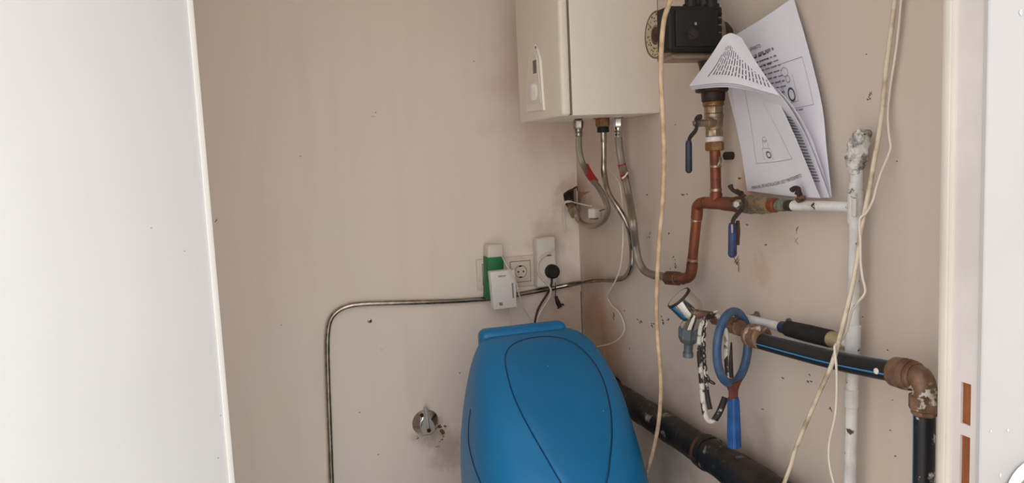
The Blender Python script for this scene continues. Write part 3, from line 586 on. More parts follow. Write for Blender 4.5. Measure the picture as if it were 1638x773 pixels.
# ================================================================== INSTRUCTION MANUAL
class Patch:
    def __init__(s, rows): s.rows = [[R(*q) for q in r] for r in rows]
    @staticmethod
    def cr(p, t):
        n = len(p)-1; x = min(max(t, 0), 1)*n; i = min(int(x), n-1); u = x-i
        a, b, c, d = p[max(i-1, 0)] if i else p[0]*2-p[1], p[i], p[i+1], p[i+2] if i+2 <= n else p[n]*2-p[n-1]
        return .5*((2*b)+(c-a)*u+(2*a-5*b+4*c-d)*u*u+(3*b-a-3*c+d)*u**3)
    def at(s, u, v, off=0):
        p = s.cr([s.cr(r, u) for r in s.rows], v)
        if off:
            e = .01; a = s.at(min(u+e, 1), v)-s.at(max(u-e, 0), v); b = s.at(u, min(v+e, 1))-s.at(u, max(v-e, 0)); n = a.cross(b).normalized()
            if n.dot(CAM-p) < 0: n = -n
            p = p+n*off
        return p
    def sheet(s, name, mat, parent, nu=14, nv=18, th=.0006):
        V = []; Fc = []
        for off in (0, -th):
            for j in range(nv+1):
                for i in range(nu+1): V.append(s.at(i/nu, j/nv, off) if off else s.at(i/nu, j/nv))
        W = nu+1; K = W*(nv+1)
        for j in range(nv):
            for i in range(nu):
                a = j*W+i; Fc.append((a, a+1, a+W+1, a+W)); Fc.append((K+a+W, K+a+W+1, K+a+1, K+a))
        for i in range(nu):
            Fc.append((i, K+i, K+i+1, i+1)); b = nv*W+i; Fc.append((b+1, K+b+1, K+b, b))
        for j in range(nv):
            a = j*W; Fc.append((a+W, K+a+W, K+a, a)); b = a+nu; Fc.append((b, K+b, K+b+W, b+W))
        return obj(name, V, Fc, mat, parent, True, 60)
    def bar(s, mb, u0, v0, u1, v1, h, off=.0008):
        """a printed stroke from (u0,v0) to (u1,v1), h thick in v"""
        n = max(2, int(abs(u1-u0)*14+abs(v1-v0)*14)); du, dv = u1-u0, v1-v0; l = math.hypot(du, dv) or 1; nu_, nv_ = -dv/l*h/2, du/l*h/2
        V = []
        for i in range(n+1):
            t_ = i/n; u = u0+du*t_; v = v0+dv*t_; V += [s.at(u+nu_, v+nv_, off), s.at(u-nu_, v-nv_, off)]
        mb.add(V, [(2*i, 2*i+1, 2*i+3, 2*i+2) for i in range(n)])
    def words(s, mb, u0, u1, v, h, dv=0):
        u = u0
        while u < u1:
            w_ = random.uniform(.02, .06); e = min(u+w_, u1); k = (u-u0)/(u1-u0+1e-6); s.bar(mb, u, v+dv*k, e, v+dv*k, h*random.uniform(.8, 1.1)); u = e+.014
    def ring(s, mb, uc, vc, ru, rv, h, n=22):
        pr = [(uc+ru*math.cos(2*math.pi*i/n), vc+rv*math.sin(2*math.pi*i/n)) for i in range(n+1)]
        for a, b in zip(pr, pr[1:]): s.bar(mb, a[0], a[1], b[0], b[1], h)
    def text(s, mb, body, u0, v0, u1, v1, hgt, off=.0008):
        vs, fs = text_geo(body); du, dv = u1-u0, v1-v0; mh = max(y for x, y in vs)
        mb.add([s.at(u0+du*x, v0+dv*x-(y/mh)*hgt, off) for x, y in vs], fs)

t = thing('instruction_manual', R(1240, 316, .04), 'crumpled white printed manual wedged between the pump and the wall', 'manual')
rear = Patch([[(1150, 72, .03), (1178, 55, .03), (1222, 28, .028), (1269, -4, .012)],
              [(1160, 130, .034), (1195, 116, .034), (1245, 98, .032), (1294, 82, .016)],
              [(1176, 195, .034), (1215, 186, .034), (1265, 178, .034), (1315, 170, .018)],
              [(1188, 255, .028), (1228, 252, .03), (1275, 247, .034), (1322, 238, .02)],
              [(1196, 306, .018), (1240, 311, .022), (1285, 315, .03), (1330, 315, .03)]])
rs = rear.sheet('rear_page', M_PAPER, t)
mb = MB()
rear.text(mb, 'USO DEL APARATO', .33, .135, .55, .145, .022)
for k in range(3): rear.words(mb, .33, .60, .185+k*.03, .009, .004)
mb.build('heading_print', M_INK, rs, smooth=False)
mb = MB()
for k in range(7): rear.words(mb, .40, .68, .215+k*.026, .008, .004)
rear.words(mb, .36, .66, .175, .016, .004)
for k in range(3): rear.words(mb, .52, .66, .40+k*.05, .012)
rear.words(mb, .55, .80, .50, .008)
mb.build('paragraph_print', M_INKL, rs, smooth=False)
mb = MB()
for a in ((.52, .27, .92, .265), (.92, .265, .92, .485), (.92, .485, .52, .492), (.64, .33, .64, .46), (.64, .46, .77, .455), (.77, .455, .77, .33)): rear.bar(mb, *a, .0035)
rear.ring(mb, .70, .31, .035, .022, .005); rear.ring(mb, .715, .345, .022, .016, .006)
rear.bar(mb, .60, .70, .60, .62, .005); rear.bar(mb, .60, .62, .80, .62, .005); rear.bar(mb, .80, .62, .80, .86, .005)
mb.build('diagram_lines', M_INKG, rs, smooth=False)
mb = MB(); rear.ring(mb, .715, .42, .032, .030, .010); mb.build('diagram_ring', M_INK, rs, smooth=False)
mids = []
for k, (dx, dd) in enumerate(((0, 0), (7, -.006))):
    p = Patch([[(1205, 130, .080), (1240+dx*.5, 142, .088)], [(1222, 165, .062), (1264+dx, 174, .080+dd)], [(1245, 215, .046), (1289+dx, 218, .050+dd)], [(1270, 265, .034), (1309+dx*.7, 268, .044+dd)], [(1296, 316, .026), (1327+dx*.3, 316.5, .036+dd)]])
    mids.append((p, p.sheet('middle_page', M_PAPER, t, 6, 18)))
mb = MB()
for k in range(22): mids[0][0].bar(mb, .62-.004*k, .34+k*.025, .86, .34+k*.025, .010)
mb.build('paragraph_print', M_INKL, mids[0][1], smooth=False)
front = Patch([[(1166, 122, .050), (1205, 118, .060), (1226, 130, .072)],
               [(1172, 150, .048), (1212, 152, .062), (1242, 156, .074)],
               [(1179, 200, .044), (1228, 203, .060), (1264, 202, .076)],
               [(1187, 250, .038), (1240, 256, .050), (1288, 258, .064)],
               [(1195, 305, .026), (1256, 313, .034), (1312, 317, .046)]])
fs_ = front.sheet('front_page', M_PAPER, t)
mb = MB(); front.text(mb, 'MANUAL DE INSTALACIÓN, USO Y MANTENIMIENTO', .08, .985, .86, .86, .030); mb.build('title_print', M_INK, fs_, smooth=False)
mb = MB()
for a in ((.26, .22, .21, .79), (.21, .79, .80, .735), (.80, .735, .58, .30), (.34, .67, .34, .76), (.34, .67, .46, .665), (.46, .665, .48, .75), (.36, .665, .36, .61), (.36, .61, .44, .605), (.44, .605, .44, .665)): front.bar(mb, *a, .0035)
front.ring(mb, .40, .60, .03, .02, .005)
mb.build('diagram_lines', M_INKG, fs_, smooth=False)
mb = MB(); front.ring(mb, .42, .715, .033, .022, .010); mb.build('diagram_ring', M_INK, fs_, smooth=False)
for k in range(3):
    o1 = k*2.6; dd = k*.003
    curl = Patch([[(1158-k, 57+k, .110-dd), (1170, 53+k, .100-dd), (1186, 60, .088-dd)],
                  [(1141-k, 84+k, .122-dd), (1170, 80, .112-dd), (1207, 95, .092-dd)],
                  [(1121-k, 112+o1*.6, .134-dd), (1168, 110+o1*.4, .126-dd), (1228, 127, .098-dd)],
                  [(1102+k*1.5, 138+o1, .142-dd), (1168, 133+o1*1.3, .138-dd), (1247, 153+o1*.4, .100-dd)]])
    cs = curl.sheet('curled_page', M_PAPER, t, 16, 14)
    if k == 0:
        mb = MB()
        curl.bar(mb, .20, .83, .30, .42, .012)
        for i in range(17):
            u = .27+i*.042; v0 = .80+i*.004; v1 = .26+max(0, i-3)*.033
            # broken into words along the stroke
            v_ = v0
            while v_ > v1:
                e = max(v_-random.uniform(.06, .14), v1); uu = u+(v0-v_)*.17; ue = u+(v0-e)*.17; curl.bar(mb, uu, v_, ue, e, .012); v_ = e-.025
        mb.build('paragraph_print', M_INK, cs, smooth=False)

# ================================================================== PRESSURE GAUGE AND WATER PIPE
DG = .095
t = thing('pipe_gauge', R(1110, 520, DG), 'round chrome capped gauge on a grey body at the end of the water pipe', 'gauge')
a = R(1085, 476, DG+.024); b = R(1116, 508, DG-.014); ax = (b-a); L_ = ax.length; rg = 22*S(a)
lathe('chrome_cup', a, ax, [(0, rg*.95), (.002, rg), (L_*.62, rg), (L_*.75, rg*.92), (L_*.9, rg*.7), (L_, rg*.42)], M_CHROME, t, seg=32)
lathe('gauge_face', a-ax.normalized()*.0012, ax, [(0, rg*.88), (.003, rg*.88)], M_CAST if False else pm('gauge_lens', (196, 188, 178), rough=.5), t, seg=32)
lathe('bezel_ring', a-ax.normalized()*.001, ax, [(0, rg*.93), (.0, rg*1.0), (.005, rg*1.02), (.006, rg*.99)], M_IRON, t, seg=32)
turn('chrome_neck', [(1113, 500, 8), (1110, 508, 11), (1104, 519, 14), (1103, 523, 15)], DG, M_CHROME, t, 20)
turn('body_block', [(1102.5, 521, 13), (1102.3, 524, 17), (1102, 540, 16.5), (1101.5, 547, 13), (1101.3, 550, 9)], DG, M_GREYBL, t, 8, R, .4, 20)
turn('outlet', [(1101.3, 549, 7.5), (1101, 563, 7), (1101, 564, 8.3), (1100.6, 571, 8.3), (1100.6, 572, 6)], DG, M_GREYBL, t, 14)
tube('side_arm', [R(1112, 505, DG), R(1124, 503, DG-.006), R(1136, 505, .083), R(1150, 510, .076)], .0085, M_BRONZE, t, seg=12)

DP = .070
t = thing('water_pipe', R(1330, 572, DP), 'black plastic water pipe with a thin blue stripe and bronze compression fittings', 'pipe')
p0, p1 = R(1206, 543, DP), R(1440, 597, DP); rp = .0158
pts = [p0, p0.lerp(p1, .33)+Vector((0, 0, -.003)), p0.lerp(p1, .66)+Vector((0, 0, -.004)), p1]
tube('plastic_pipe', pts, rp, M_PE, t, seg=24, sub=6)
# the stripes are extruded ridges on the pipe
cpts = catmull(pts, 6)
for ang, mt_, rr_ in ((math.radians(188), M_PEBLUE, .0014), (math.radians(80), M_PEBLUE, .0009)):
    # direction round the pipe: angle 0 is towards the wall, 90 up, 180 towards the room
    dv = Vector((math.cos(ang), 0, math.sin(ang)))
    tube('blue_stripe', [q+dv*(rp-.0004) for q in cpts], rr_, mt_, t, seg=6, sub=1)
ax = (p1-p0).normalized()
def fit(name, px, py, prof, mat, root, seg=20, d=DP, ax=ax, ang=35): q = R(px, py, d); return lathe(name, q, ax, prof, mat, root, seg, 0, ang)
fit('pipe_stub', 1142, 511, [(0, .011), (.02, .0115), (.05, .0125), (.085, .0135)], M_BRONZE, t, 16, .074)
fit('reducer', 1172, 522, [(0, .013), (.004, .0165), (.024, .0175), (.028, .015)], M_BRONZE, t, 8, .072, ax, 20)
fit('compression_nut', 1199, 536, [(0, .018), (.003, .0225), (.012, .0235), (.015, .0205), (.018, .0235), (.040, .0225), (.043, .0175)], M_BRONZE, t, 24)
q = R(1431, 594.5, DP); lathe('compression_nut', q, ax, [(0, .017), (.002, .0225), (.020, .0235), (.022, .0205), (.024, .0205), (.026, .0235), (.034, .0225), (.036, .016)], M_BRONZE, t, 24)
e0 = R(1452, 599, DP); e1 = R(1474, 606, DP); e2 = R(1480, 626, DP); e3 = R(1479, 640, DP)
tube('elbow', [e0, R(1464, 601, DP), e1, e2, e3], .0165, M_BRONZE, t, seg=20)
lathe('elbow_bead', R(1459, 600, DP), ax, [(0, .018), (.002, .0205), (.006, .0205), (.008, .018)], M_BRONZE, t, 20)
q = R(1479.5, 630, DP); lathe('lower_nut', q, (0, 0, -1), [(0, .0165), (.003, .0215), (.022, .0215), (.025, .0185), (.030, .0185), (.033, .014)], M_BRONZE, t, 8, .2, 20)
q2 = q+Vector((0, 0, -.03)); tube('drop_pipe', [q2, Vector((q2.x, q2.y, 0))], .0145, M_PEFLAKE, t, seg=20, sub=1)
tube('blue_stripe', [q2+Vector((-.0085, .0112, 0)), Vector((q2.x-.0085, q2.y+.0112, 0))], .0014, M_PEBLUE, t, seg=6, sub=1)
v, f = lathe_geo(R(1402, 594, DP+.0155), (-1, 0, 0), [(0, .005), (.0015, .0045), (.0025, .002)], 10); obj('paint_drip', v, f, M_WHITE2, t)
lathe('wall_clip', R(1362, 570, 0), (-1, 0, 0), [(0, .008), (.054, .008)], M_CAST, t, seg=10)

# insulated old pipe behind it
DI = .036
t = thing('insulated_pipe', R(1300, 535, DI), 'short black foam-sleeved pipe with a tan taped end behind the plastic pipe', 'pipe')
i0, i1 = R(1178, 506, DI), R(1357, 549, DI); iax = (i1-i0).normalized(); LI = (i1-i0).length
def ipt(px): return i0+iax*((R(px, 506+(px-1178)*.24, DI)-i0).dot(iax))
tube('old_pipe', [i0, i1], .0088, M_PAINTPIPE, t, seg=16, sub=1)
a, b = ipt(1259), ipt(1330); lb = (b-a).length; lathe('foam_sleeve', a, iax, [(0, .011), (.004, .0150), (lb*.5, .0160), (lb-.002, .0155), (lb, .012)], M_FOAM, t, seg=20)
a, b = ipt(1249), ipt(1262); lathe('navy_sleeve', a, iax, [(0, .0095), (.003, .0115), ((b-a).length, .0115)], M_NAVY, t, seg=18)
a, b = ipt(1322), ipt(1352); lathe('tan_tape', a, iax, [(0, .012), (.003, .0140), ((b-a).length, .0135)], M_TAN, t, seg=18)
for px in (1188, 1238): lathe('wall_bracket', Vector((0, ipt(px).y, ipt(px).z)), (-1, 0, 0), [(0, .010), (.003, .010), (.003, .005), (DI-.006, .005)], M_CAST, t, seg=12)

# ================================================================== FILTER WRENCH, HOOK, CHAIN
cw = R(1172, 556, .092); sw = S(cw)
hd = Vector((math.sin(math.radians(66)), math.cos(math.radians(66)), 0)); zz = Vector((0, 0, 1))
kx = abs(hd.dot(rgt))
t = thing('filter_wrench', cw, 'blue plastic filter wrench hung by its ring over the pipe end', 'wrench')
ax_w = 26*sw/.5*.5/ max(kx, .3); az_w = 58*sw
n = 28; cl = [cw+hd*(33*sw/kx*math.cos(2*math.pi*i/n))+zz*(az_w*math.sin(2*math.pi*i/n)) for i in range(n)]
tube('ring', cl, .0088, M_WRBLUE, t, seg=10, sub=2, closed=True, flat=(1.0, 1.0))
a = cw+zz*(-az_w)
tube('neck', [a+zz*.004, a+zz*(-.008), a+zz*(-.018), a+zz*(-.036)], .011, M_WRNECK, t, seg=14, sub=4, radii=[.024, .0165, .0125, .0115], up=hd, flat=(1, .62))
g0 = a+zz*(-.030); g1 = R(1165, 710, .092); g1 = Vector((a.x, a.y, g1.z))
gL = (g0-g1).length
mb = MB(); v, f = lathe_geo(g0, (g1-g0), [(0, .0100), (.006, .0112), (gL*.9, .0128), (gL, .0125)], 20); mb.add(v, f)
for k in range(10):
    an = 2*math.pi*k/10; dv = Vector((math.cos(an), math.sin(an), 0)); v, f, uv = tube_geo([g0+dv*.0102+zz*(-.006), g1+dv*.0126+zz*.002], .0018, seg=6, sub=1); mb.add(v, f, uv)
mb.build('ribbed_handle', M_WRGRIP, t, angle=40)

t = thing('hanging_hook', R(1120, 560, .10), 'J-shaped iron hook with flaking white paint, hanging beside the blue ring', 'hook')
hk = [R(1150, 507, .095), R(1136, 506, .10), R(1125, 516, .106), R(1120, 535, .108), R(1119, 565, .108), R(1122, 605, .106), R(1125, 645, .104), R(1129, 666, .102), R(1137, 674, .10), R(1146, 668, .095), R(1154, 652, .086), R(1159, 638, .078)]
tube('hook_bar', hk, .0058, M_FLAKE, t, seg=10, sub=6)
tube('hook_tip', [R(1144, 671, .097), R(1150, 661, .091), R(1156, 647, .083), R(1160, 636, .076)], .0068, M_FLAKEDK, t, seg=10, sub=4)
tube('inner_bar', [R(1128, 600, .098), R(1131, 630, .097), R(1136, 655, .096)], .0052, M_FLAKEDK, t, seg=8, sub=5)
t = thing('hanging_strap', R(1163, 570, .06), 'narrow white and black flaking strap hanging inside the blue ring', 'strap')
tube('strap_band', [R(1158, 515, .075), R(1162, 535, .066), R(1161, 560, .06), R(1162, 585, .058), R(1164, 604, .058)], .0055, M_FLAKE, t, seg=8, sub=5, flat=(.5, 1.2))
tube('strap_shadow_rod', [R(1170, 548, .056), R(1169, 580, .056), R(1170, 604, .056)], .0036, M_IRON, t, seg=8, sub=4, radii=[.0015, .0045, .0048])
t = thing('hanging_chain', R(1125, 560, .115), 'dark small-link chain hanging along the white flaking hook', 'chain')
cpth = catmull([R(1146, 498, .106), R(1133, 506, .114), R(1127, 522, .118), R(1125.5, 545, .118), R(1126, 570, .117), R(1128, 590, .116), R(1132, 606, .114), R(1142, 614, .108)], 12)
cum = [0]
for a, b in zip(cpth, cpth[1:]): cum.append(cum[-1]+(b-a).length)
nl = 15
for k in range(nl):
    s0 = cum[-1]*(k+.5)/nl; i = max(j for j in range(len(cum)) if cum[j] <= s0); i = min(i, len(cpth)-2)
    tg = (cpth[i+1]-cpth[i]).normalized(); c = cpth[i].lerp(cpth[i+1], (s0-cum[i])/max(cum[i+1]-cum[i], 1e-6)); hl = cum[-1]/nl*.68
    sd = tg.cross(Vector((-1, -.4, 0))).normalized() if k % 2 else tg.cross(tg.cross(Vector((-1, -.4, 0)))).normalized()
    tube('chain_link', [c+tg*hl*math.cos(a_)+sd*.0042*math.sin(a_) for a_ in [2*math.pi*j/10 for j in range(10)]], .0015, M_IRON if k % 3 else M_FLAKE, t, seg=6, sub=1, closed=True)

# ================================================================== DRAIN PIPE
xd = -.047; zd = R(1100, 704, .047).z
t = thing('drain_pipe', (xd, -.7, zd), 'thick dirty black waste pipe low on the right wall beside the softener', 'pipe')
n = 60; V = []; seg = 28
def drain(name, y0, y1, r0_, r1_, mat, lump=.0016, n=40):
    v, f, uv = tube_geo([Vector((xd, y0+(y1-y0)*i/n, zd)) for i in range(n+1)], 0, seg=28, sub=1, radii=[r0_+(r1_-r0_)*i/n for i in range(n+1)])
    out = []
    for p in v:
        d_ = Vector((p.x-xd, 0, p.z-zd)).normalized(); out.append(p+d_*(mn.noise(p*28)*lump*1.5+mn.noise(p*90)*lump*.5))
    return obj(name, out, f, mat, t, True, 60, uv)
yj = R(1122, 690, .06).y
drain('far_length', -.02, yj+.006, .0345, .0345, M_DRAIN)
drain('near_length', yj-.01, -1.15, .0375, .0385, M_DRAIN)
tube('joint_ring', [Vector((xd, yj+.010, zd)), Vector((xd, yj-.004, zd))], .0392, M_RUSTBR, t, seg=28, sub=1)
tube('socket_lip', [Vector((xd, yj-.002, zd)), Vector((xd, yj-.016, zd))], .0400, M_DRAIN, t, seg=28, sub=1)
for yy in (-.30, -1.12):
    box('pipe_bracket', (-.008, yy-.012, zd-.07), (-.0005, yy+.012, zd+.0), M_IRON, t); tube('bracket_band', [Vector((xd+.0395*math.cos(a_), yy, zd+.0395*math.sin(a_))) for a_ in [math.pi*2*j/24 for j in range(24)]], .003, M_IRON, t, seg=6, sub=1, closed=True)
box('end_bend', (xd-.04, -1.22, zd-.04), (xd+.04, -1.14, zd+.04), M_DRAIN, t, bev=.02, seg=3)
box('end_drop', (xd-.036, -1.215, 0), (xd+.036, -1.143, zd), M_DRAIN, t, bev=.015, seg=3)

# ================================================================== WATER SOFTENER
t = thing('water_softener', (-.345, -.6, 0), 'blue domed water softener cabinet with an oval lid, standing in the corner', 'water softener')
xc, yback = -.347, -.372
# levels: height, front, half width, middle
lv = [(0, -.84, .180, -.335), (.04, -.86, .190, -.335), (.30, -.87, .197, -.335), (.55, -.87, .203, -.335), (.66, -.855, .205, -.335), (.73, -.825, .205, -.334), (.79, -.775, .203, -.331), (.845, -.715, .199, -.325), (.892, -.665, .193, -.320), (.935, -.61, .184, -.316), (.970, -.56, .173, -.314), (.999, -.51, .160, -.312), (1.021, -.465, .144, -.312), (1.034, -.43, .124, -.314), (1.039, -.405, .100, -.316)]
zs = catmull([Vector(q) for q in lv], 4); NS = 56; V = []; Fc = []
for q in zs:
    z, yfz, wz, xc = q; yb_ = yback-(.0 if z < .96 else 0); cy = (yb_+yfz)/2; hy = (yb_-yfz)/2
    for k in range(NS):
        an = 2*math.pi*k/NS; c_, s_ = math.cos(an), math.sin(an); ex = 2/2.7 if s_ < 0 else 2/4.5
        V.append(Vector((xc+wz*math.copysign(abs(c_)**ex, c_), cy+hy*math.copysign(abs(s_)**ex, s_), z)))
for i in range(len(zs)-1):
    for k in range(NS): Fc.append((i*NS+k, i*NS+(k+1) % NS, (i+1)*NS+(k+1) % NS, (i+1)*NS+k))
Fc.append(tuple(reversed(range(NS)))); Fc.append(tuple((len(zs)-1)*NS+k for k in range(NS)))
body = obj('cabinet_shell', V, Fc, M_SOFT, t, True, 75)
bvh = BVHTree.FromPolygons(V, Fc)
# raised rear ledge
rl = [YP(766, 548, -.37), YP(906, 532, -.37)]
box('rear_ledge', (rl[0].x, -.395, .93), (rl[1].x-.004, -.345, YP(840, 523, -.372).z+.006), M_SOFT, t, bev=.020, seg=5)
def onshell(px, py, off=0):
    h = bvh.ray_cast(CAM, ray(px, py).normalized())
    if h[0] is None:
        print('MISS', px, py); h = bvh.find_nearest(YP(px, py, -.6))
    n_ = h[1] if h[1].dot(CAM-h[0]) > 0 else -h[1]
    return h[0]+n_*off
lid_px = [(808, 582), (811, 562), (824, 549), (848, 541), (878, 538.5), (905, 543), (928, 556), (948, 577), (963, 603), (973, 635), (978.5, 670), (979, 705), (976, 735), (972, 765), (960, 800), (935, 812), (912, 795), (892, 765), (873, 732), (852, 696), (833, 660), (818, 624)]
lp = catmull([Vector((a, b, 0)) for a, b in lid_px], 4, True); cc = Vector((895, 670, 0)); rings = [0.001, .25, .5, .72, .88, .95, .975, .99]
V = []; Fc = []; offs = [.006, .006, .006, .0058, .005, .004, .003, -.003]
K = len(lp)
for rr_, of in zip(rings, offs):
    for q in lp: qq = cc+(q-cc)*rr_; V.append(onshell(qq.x, qq.y, of))
for i in range(len(rings)-1):
    for k in range(K): Fc.append((i*K+k, i*K+(k+1) % K, (i+1)*K+(k+1) % K, (i+1)*K+k))
obj('lid', V, Fc, M_SOFTLID, t, True, 75)
tube('lid_groove', [onshell(q.x, q.y, .0002) for q in lp], .0013, M_SEAM, t, seg=6, sub=1, closed=True)
sp = [onshell(a, b, .0004) for a, b in ((753, 655), (750, 680), (750, 708), (756, 737), (767, 768), (782, 800))]
if all(sp): tube('shell_joint', sp, .0016, M_SEAM, t, seg=6)
for px, py in ((876, 589), (963, 660), (955, 565)):
    q = onshell(px, py, .0068); 
    if q: lathe('paint_speck', q-(CAM-q).normalized()*.001, CAM-q, [(0, .0013), (.0006, .0008)], M_INKG, t, seg=8)
tube('overflow_tube', [Vector((-.52, -.55, .50)), Vector((-.543, -.55, .56)), Vector((-.545, -.53, .64)), Vector((-.52, -.48, .70))], .004, M_RUSTBR, t, seg=8)

# ================================================================== SOCKETS AND PLUGGED-IN THINGS (back wall)
a, b = B(763, 465, 0), B(859, 406, 0); zc_ = 1.144; hz_ = .049
t = thing('wall_socket', ((a.x+b.x)/2, 0, zc_), 'cream double wall socket in a wide frame, right half empty', 'socket')
box('frame', (a.x, -.009, zc_-hz_), (b.x, 0, zc_+hz_), M_SOCKET, t, bev=.003)
mx_ = (a.x+b.x)/2
for k, c_ in enumerate((B(787, 437, 0).x, B(831, 433, 0).x)):
    box('module_gap', (c_-.034, -.0095, zc_-.034), (c_+.034, -.006, zc_+.034), M_SLINE, t)
    md = box('socket_module', (c_-.032, -.0125, zc_-.032), (c_+.032, -.006, zc_+.032), M_SOCKET, t, bev=.002)
    if k == 1:
        cc = Vector((c_, -.0126, zc_))
        lathe('well_rim', cc, (0, -1, 0), [(0, .024), (.0015, .0235), (.0016, .0205), (.0002, .020)], M_SOCKET, md, seg=28)
        lathe('well_floor', cc, (0, -1, 0), [(0, .0205), (.0003, .0203)], M_SLINE, md, seg=28)
        lathe('well_insert', cc, (0, -1, 0), [(.0002, .0185), (.0007, .018)], M_SOCKET, md, seg=28)
        for s_ in (-1, 1): lathe('pin_hole', cc+Vector((s_*.0085, -.0008, 0)), (0, -1, 0), [(0, .003), (.0003, .003)], M_DARK, md, seg=10)
        for s_ in (-1, 1): v, f = box_geo(cc+Vector((-.001, -.0012, s_*.0175)), (.010, .001, .004), .0003, 1); obj('earth_clip', v, f, M_DARK, md)
    else: lathe('rocker', Vector((c_, -.0126, zc_)), (0, -1, 0), [(0, .018), (.002, .017)], M_SOCKET, md, seg=20)

def slab(px4, d, th, mat, name, root, bev=.003):
    """a bevelled slab facing the door: its four front corners traced in the plane d in front of the back wall"""
    P4 = [B(x, y, d) for x, y in px4]; bm = bmesh.new()
    f_ = [bm.verts.new(p) for p in P4]; k_ = [bm.verts.new(p+Vector((0, th, 0))) for p in P4]
    bm.faces.new(f_); bm.faces.new(list(reversed(k_)))
    for i in range(4): bm.faces.new((f_[i], k_[i], k_[(i+1) % 4], f_[(i+1) % 4]))
    bmesh.ops.bevel(bm, geom=list(bm.edges), offset=bev, segments=3, profile=.5, affect='EDGES'); bm.verts.ensure_lookup_table(); bm.verts.index_update()
    V = [v.co.copy() for v in bm.verts]; F_ = [tuple(v.index for v in f.verts) for f in bm.faces]; bm.free(); return obj(name, V, F_, mat, root, True, 40)
t = thing('plug_adaptor', B(792, 440, .02), 'white-topped plug adaptor wrapped in green tape in the left socket', 'adaptor')
slab(((779, 480), (779, 411), (806, 409), (807, 480)), .058, .046, M_GREEN, 'taped_body', t, .005)
slab(((780, 413), (781, 392), (805, 391), (805, 411)), .060, .048, M_WHITE, 'white_top', t, .004)
t = thing('wireless_repeater', B(807, 465, .08), 'white rectangular wireless repeater hanging in front of the green adaptor', 'repeater')
dv_ = slab(((790, 497), (784, 435), (824, 431), (828, 492)), .098, .030, M_WHITE2, 'case', t, .004)
slab(((820, 477), (818.5, 453), (821, 453), (822.5, 477)), .0986, .0012, M_INKL, 'side_slot', t, .0003)
slab(((799, 489), (798.5, 484), (804, 484), (804.3, 489)), .0986, .0012, M_INKL, 'logo_mark', t, .0003)
slab(((797, 444), (797, 441), (809, 440), (809, 442.5)), .0984, .001, M_INKG, 'logo_print', t, .0003)
slab(((800, 470), (800, 452), (812, 452), (812, 470)), .068, .012, M_WHITE, 'plug_body', t, .003)
t = thing('plug_adaptor', B(876, 418, .02), 'tall white plug-in adaptor at the right end of the double socket', 'adaptor')
ad = slab(((860, 461), (859, 382), (889, 378), (892, 458)), .046, .045, M_WHITE, 'case', t, .007)
slab(((875, 410), (875, 408), (882, 407.5), (882, 409.5)), .0466, .001, M_INK, 'print_mark', t, .0003)
c = B(882, 434, .046)
t = thing('power_plug', c, 'round black plug pushed into the tall white adaptor', 'plug')
pb = lathe('plug_body', c, (0, -1, 0), [(0, .0225), (.014, .0225), (.020, .021), (.024, .0165), (.025, 0)], M_BLACK, t, seg=26)
tube('cord', [B(882.5, 444, .060), B(882.5, 452, .058), B(880, 462, .052), B(873, 474, .045), B(865, 487, .045), B(859, 500, .05), B(856, 516, .06), YP(856, 530, -.13), YP(858, 545, -.25)], .0036, M_BROWNW, t, seg=8)
def cable(name, pts, r_, mat, label, sub=8, seg=8):
    o = tube(name, pts, r_, mat, None, seg=seg, sub=sub); return tag(o, label, 'cable')
cable('white_cable', [B(888, 396, .050), B(878, 405, .056), B(866, 413, .058), B(860, 424, .058), B(861, 436, .057), B(868, 447, .056), B(877, 456, .055), B(881, 464, .054), B(879, 475, .052), B(872, 487, .052), B(864, 500, .054), B(859, 514, .062), YP(859, 530, -.14), YP(861, 545, -.26)], .0030, M_WWIRE, 'white cord looping over the tall adaptor and down behind the blue softener')
cable('white_lead', [B(803, 410, .063), B(808, 420, .1), B(815, 432, .112), B(823, 446, .112), B(828, 460, .106), B(832, 478, .09), B(838, 494, .07), B(846, 506, .062), B(853, 517, .066), YP(858, 530, -.15)], .0021, M_WWIRE, 'thin white lead from the green adaptor crossing the wireless repeater')
cable('short_lead', [B(817, 492, .083), B(817, 506, .075), B(817, 522, .075), YP(817, 540, -.2)], .0019, M_WWIRE, 'short white lead hanging straight down from the wireless repeater')
c = B(893, 484, .012)
t = thing('hanging_plug', c, 'small brown perished plug dangling by the wall beside the black cord', 'plug')
tube('thin_cord', [B(888, 452, .05), B(889, 465, .034), B(888, 476, .02), B(889, 482, .014)], .0014, M_RUSTBR, t, seg=6)
tube('plug_body', [B(890, 474, .016), B(892, 483, .014), B(896, 491, .013)], .006, M_WOOD, t, seg=10, radii=[.003, .0075, .007])
for (x0, y0, x1, y1) in ((896, 487, 901, 487), (894, 491, 892, 494)): tube('prong', [B(x0, y0, .014), B(x1, y1, .014)], .0022, M_WOOD, t, seg=8, sub=1)
lathe('prong_tip', B(900.5, 487.5, .014), (0, -1, 0), [(0, .003), (.003, .003)], M_WOOD, t, seg=8)

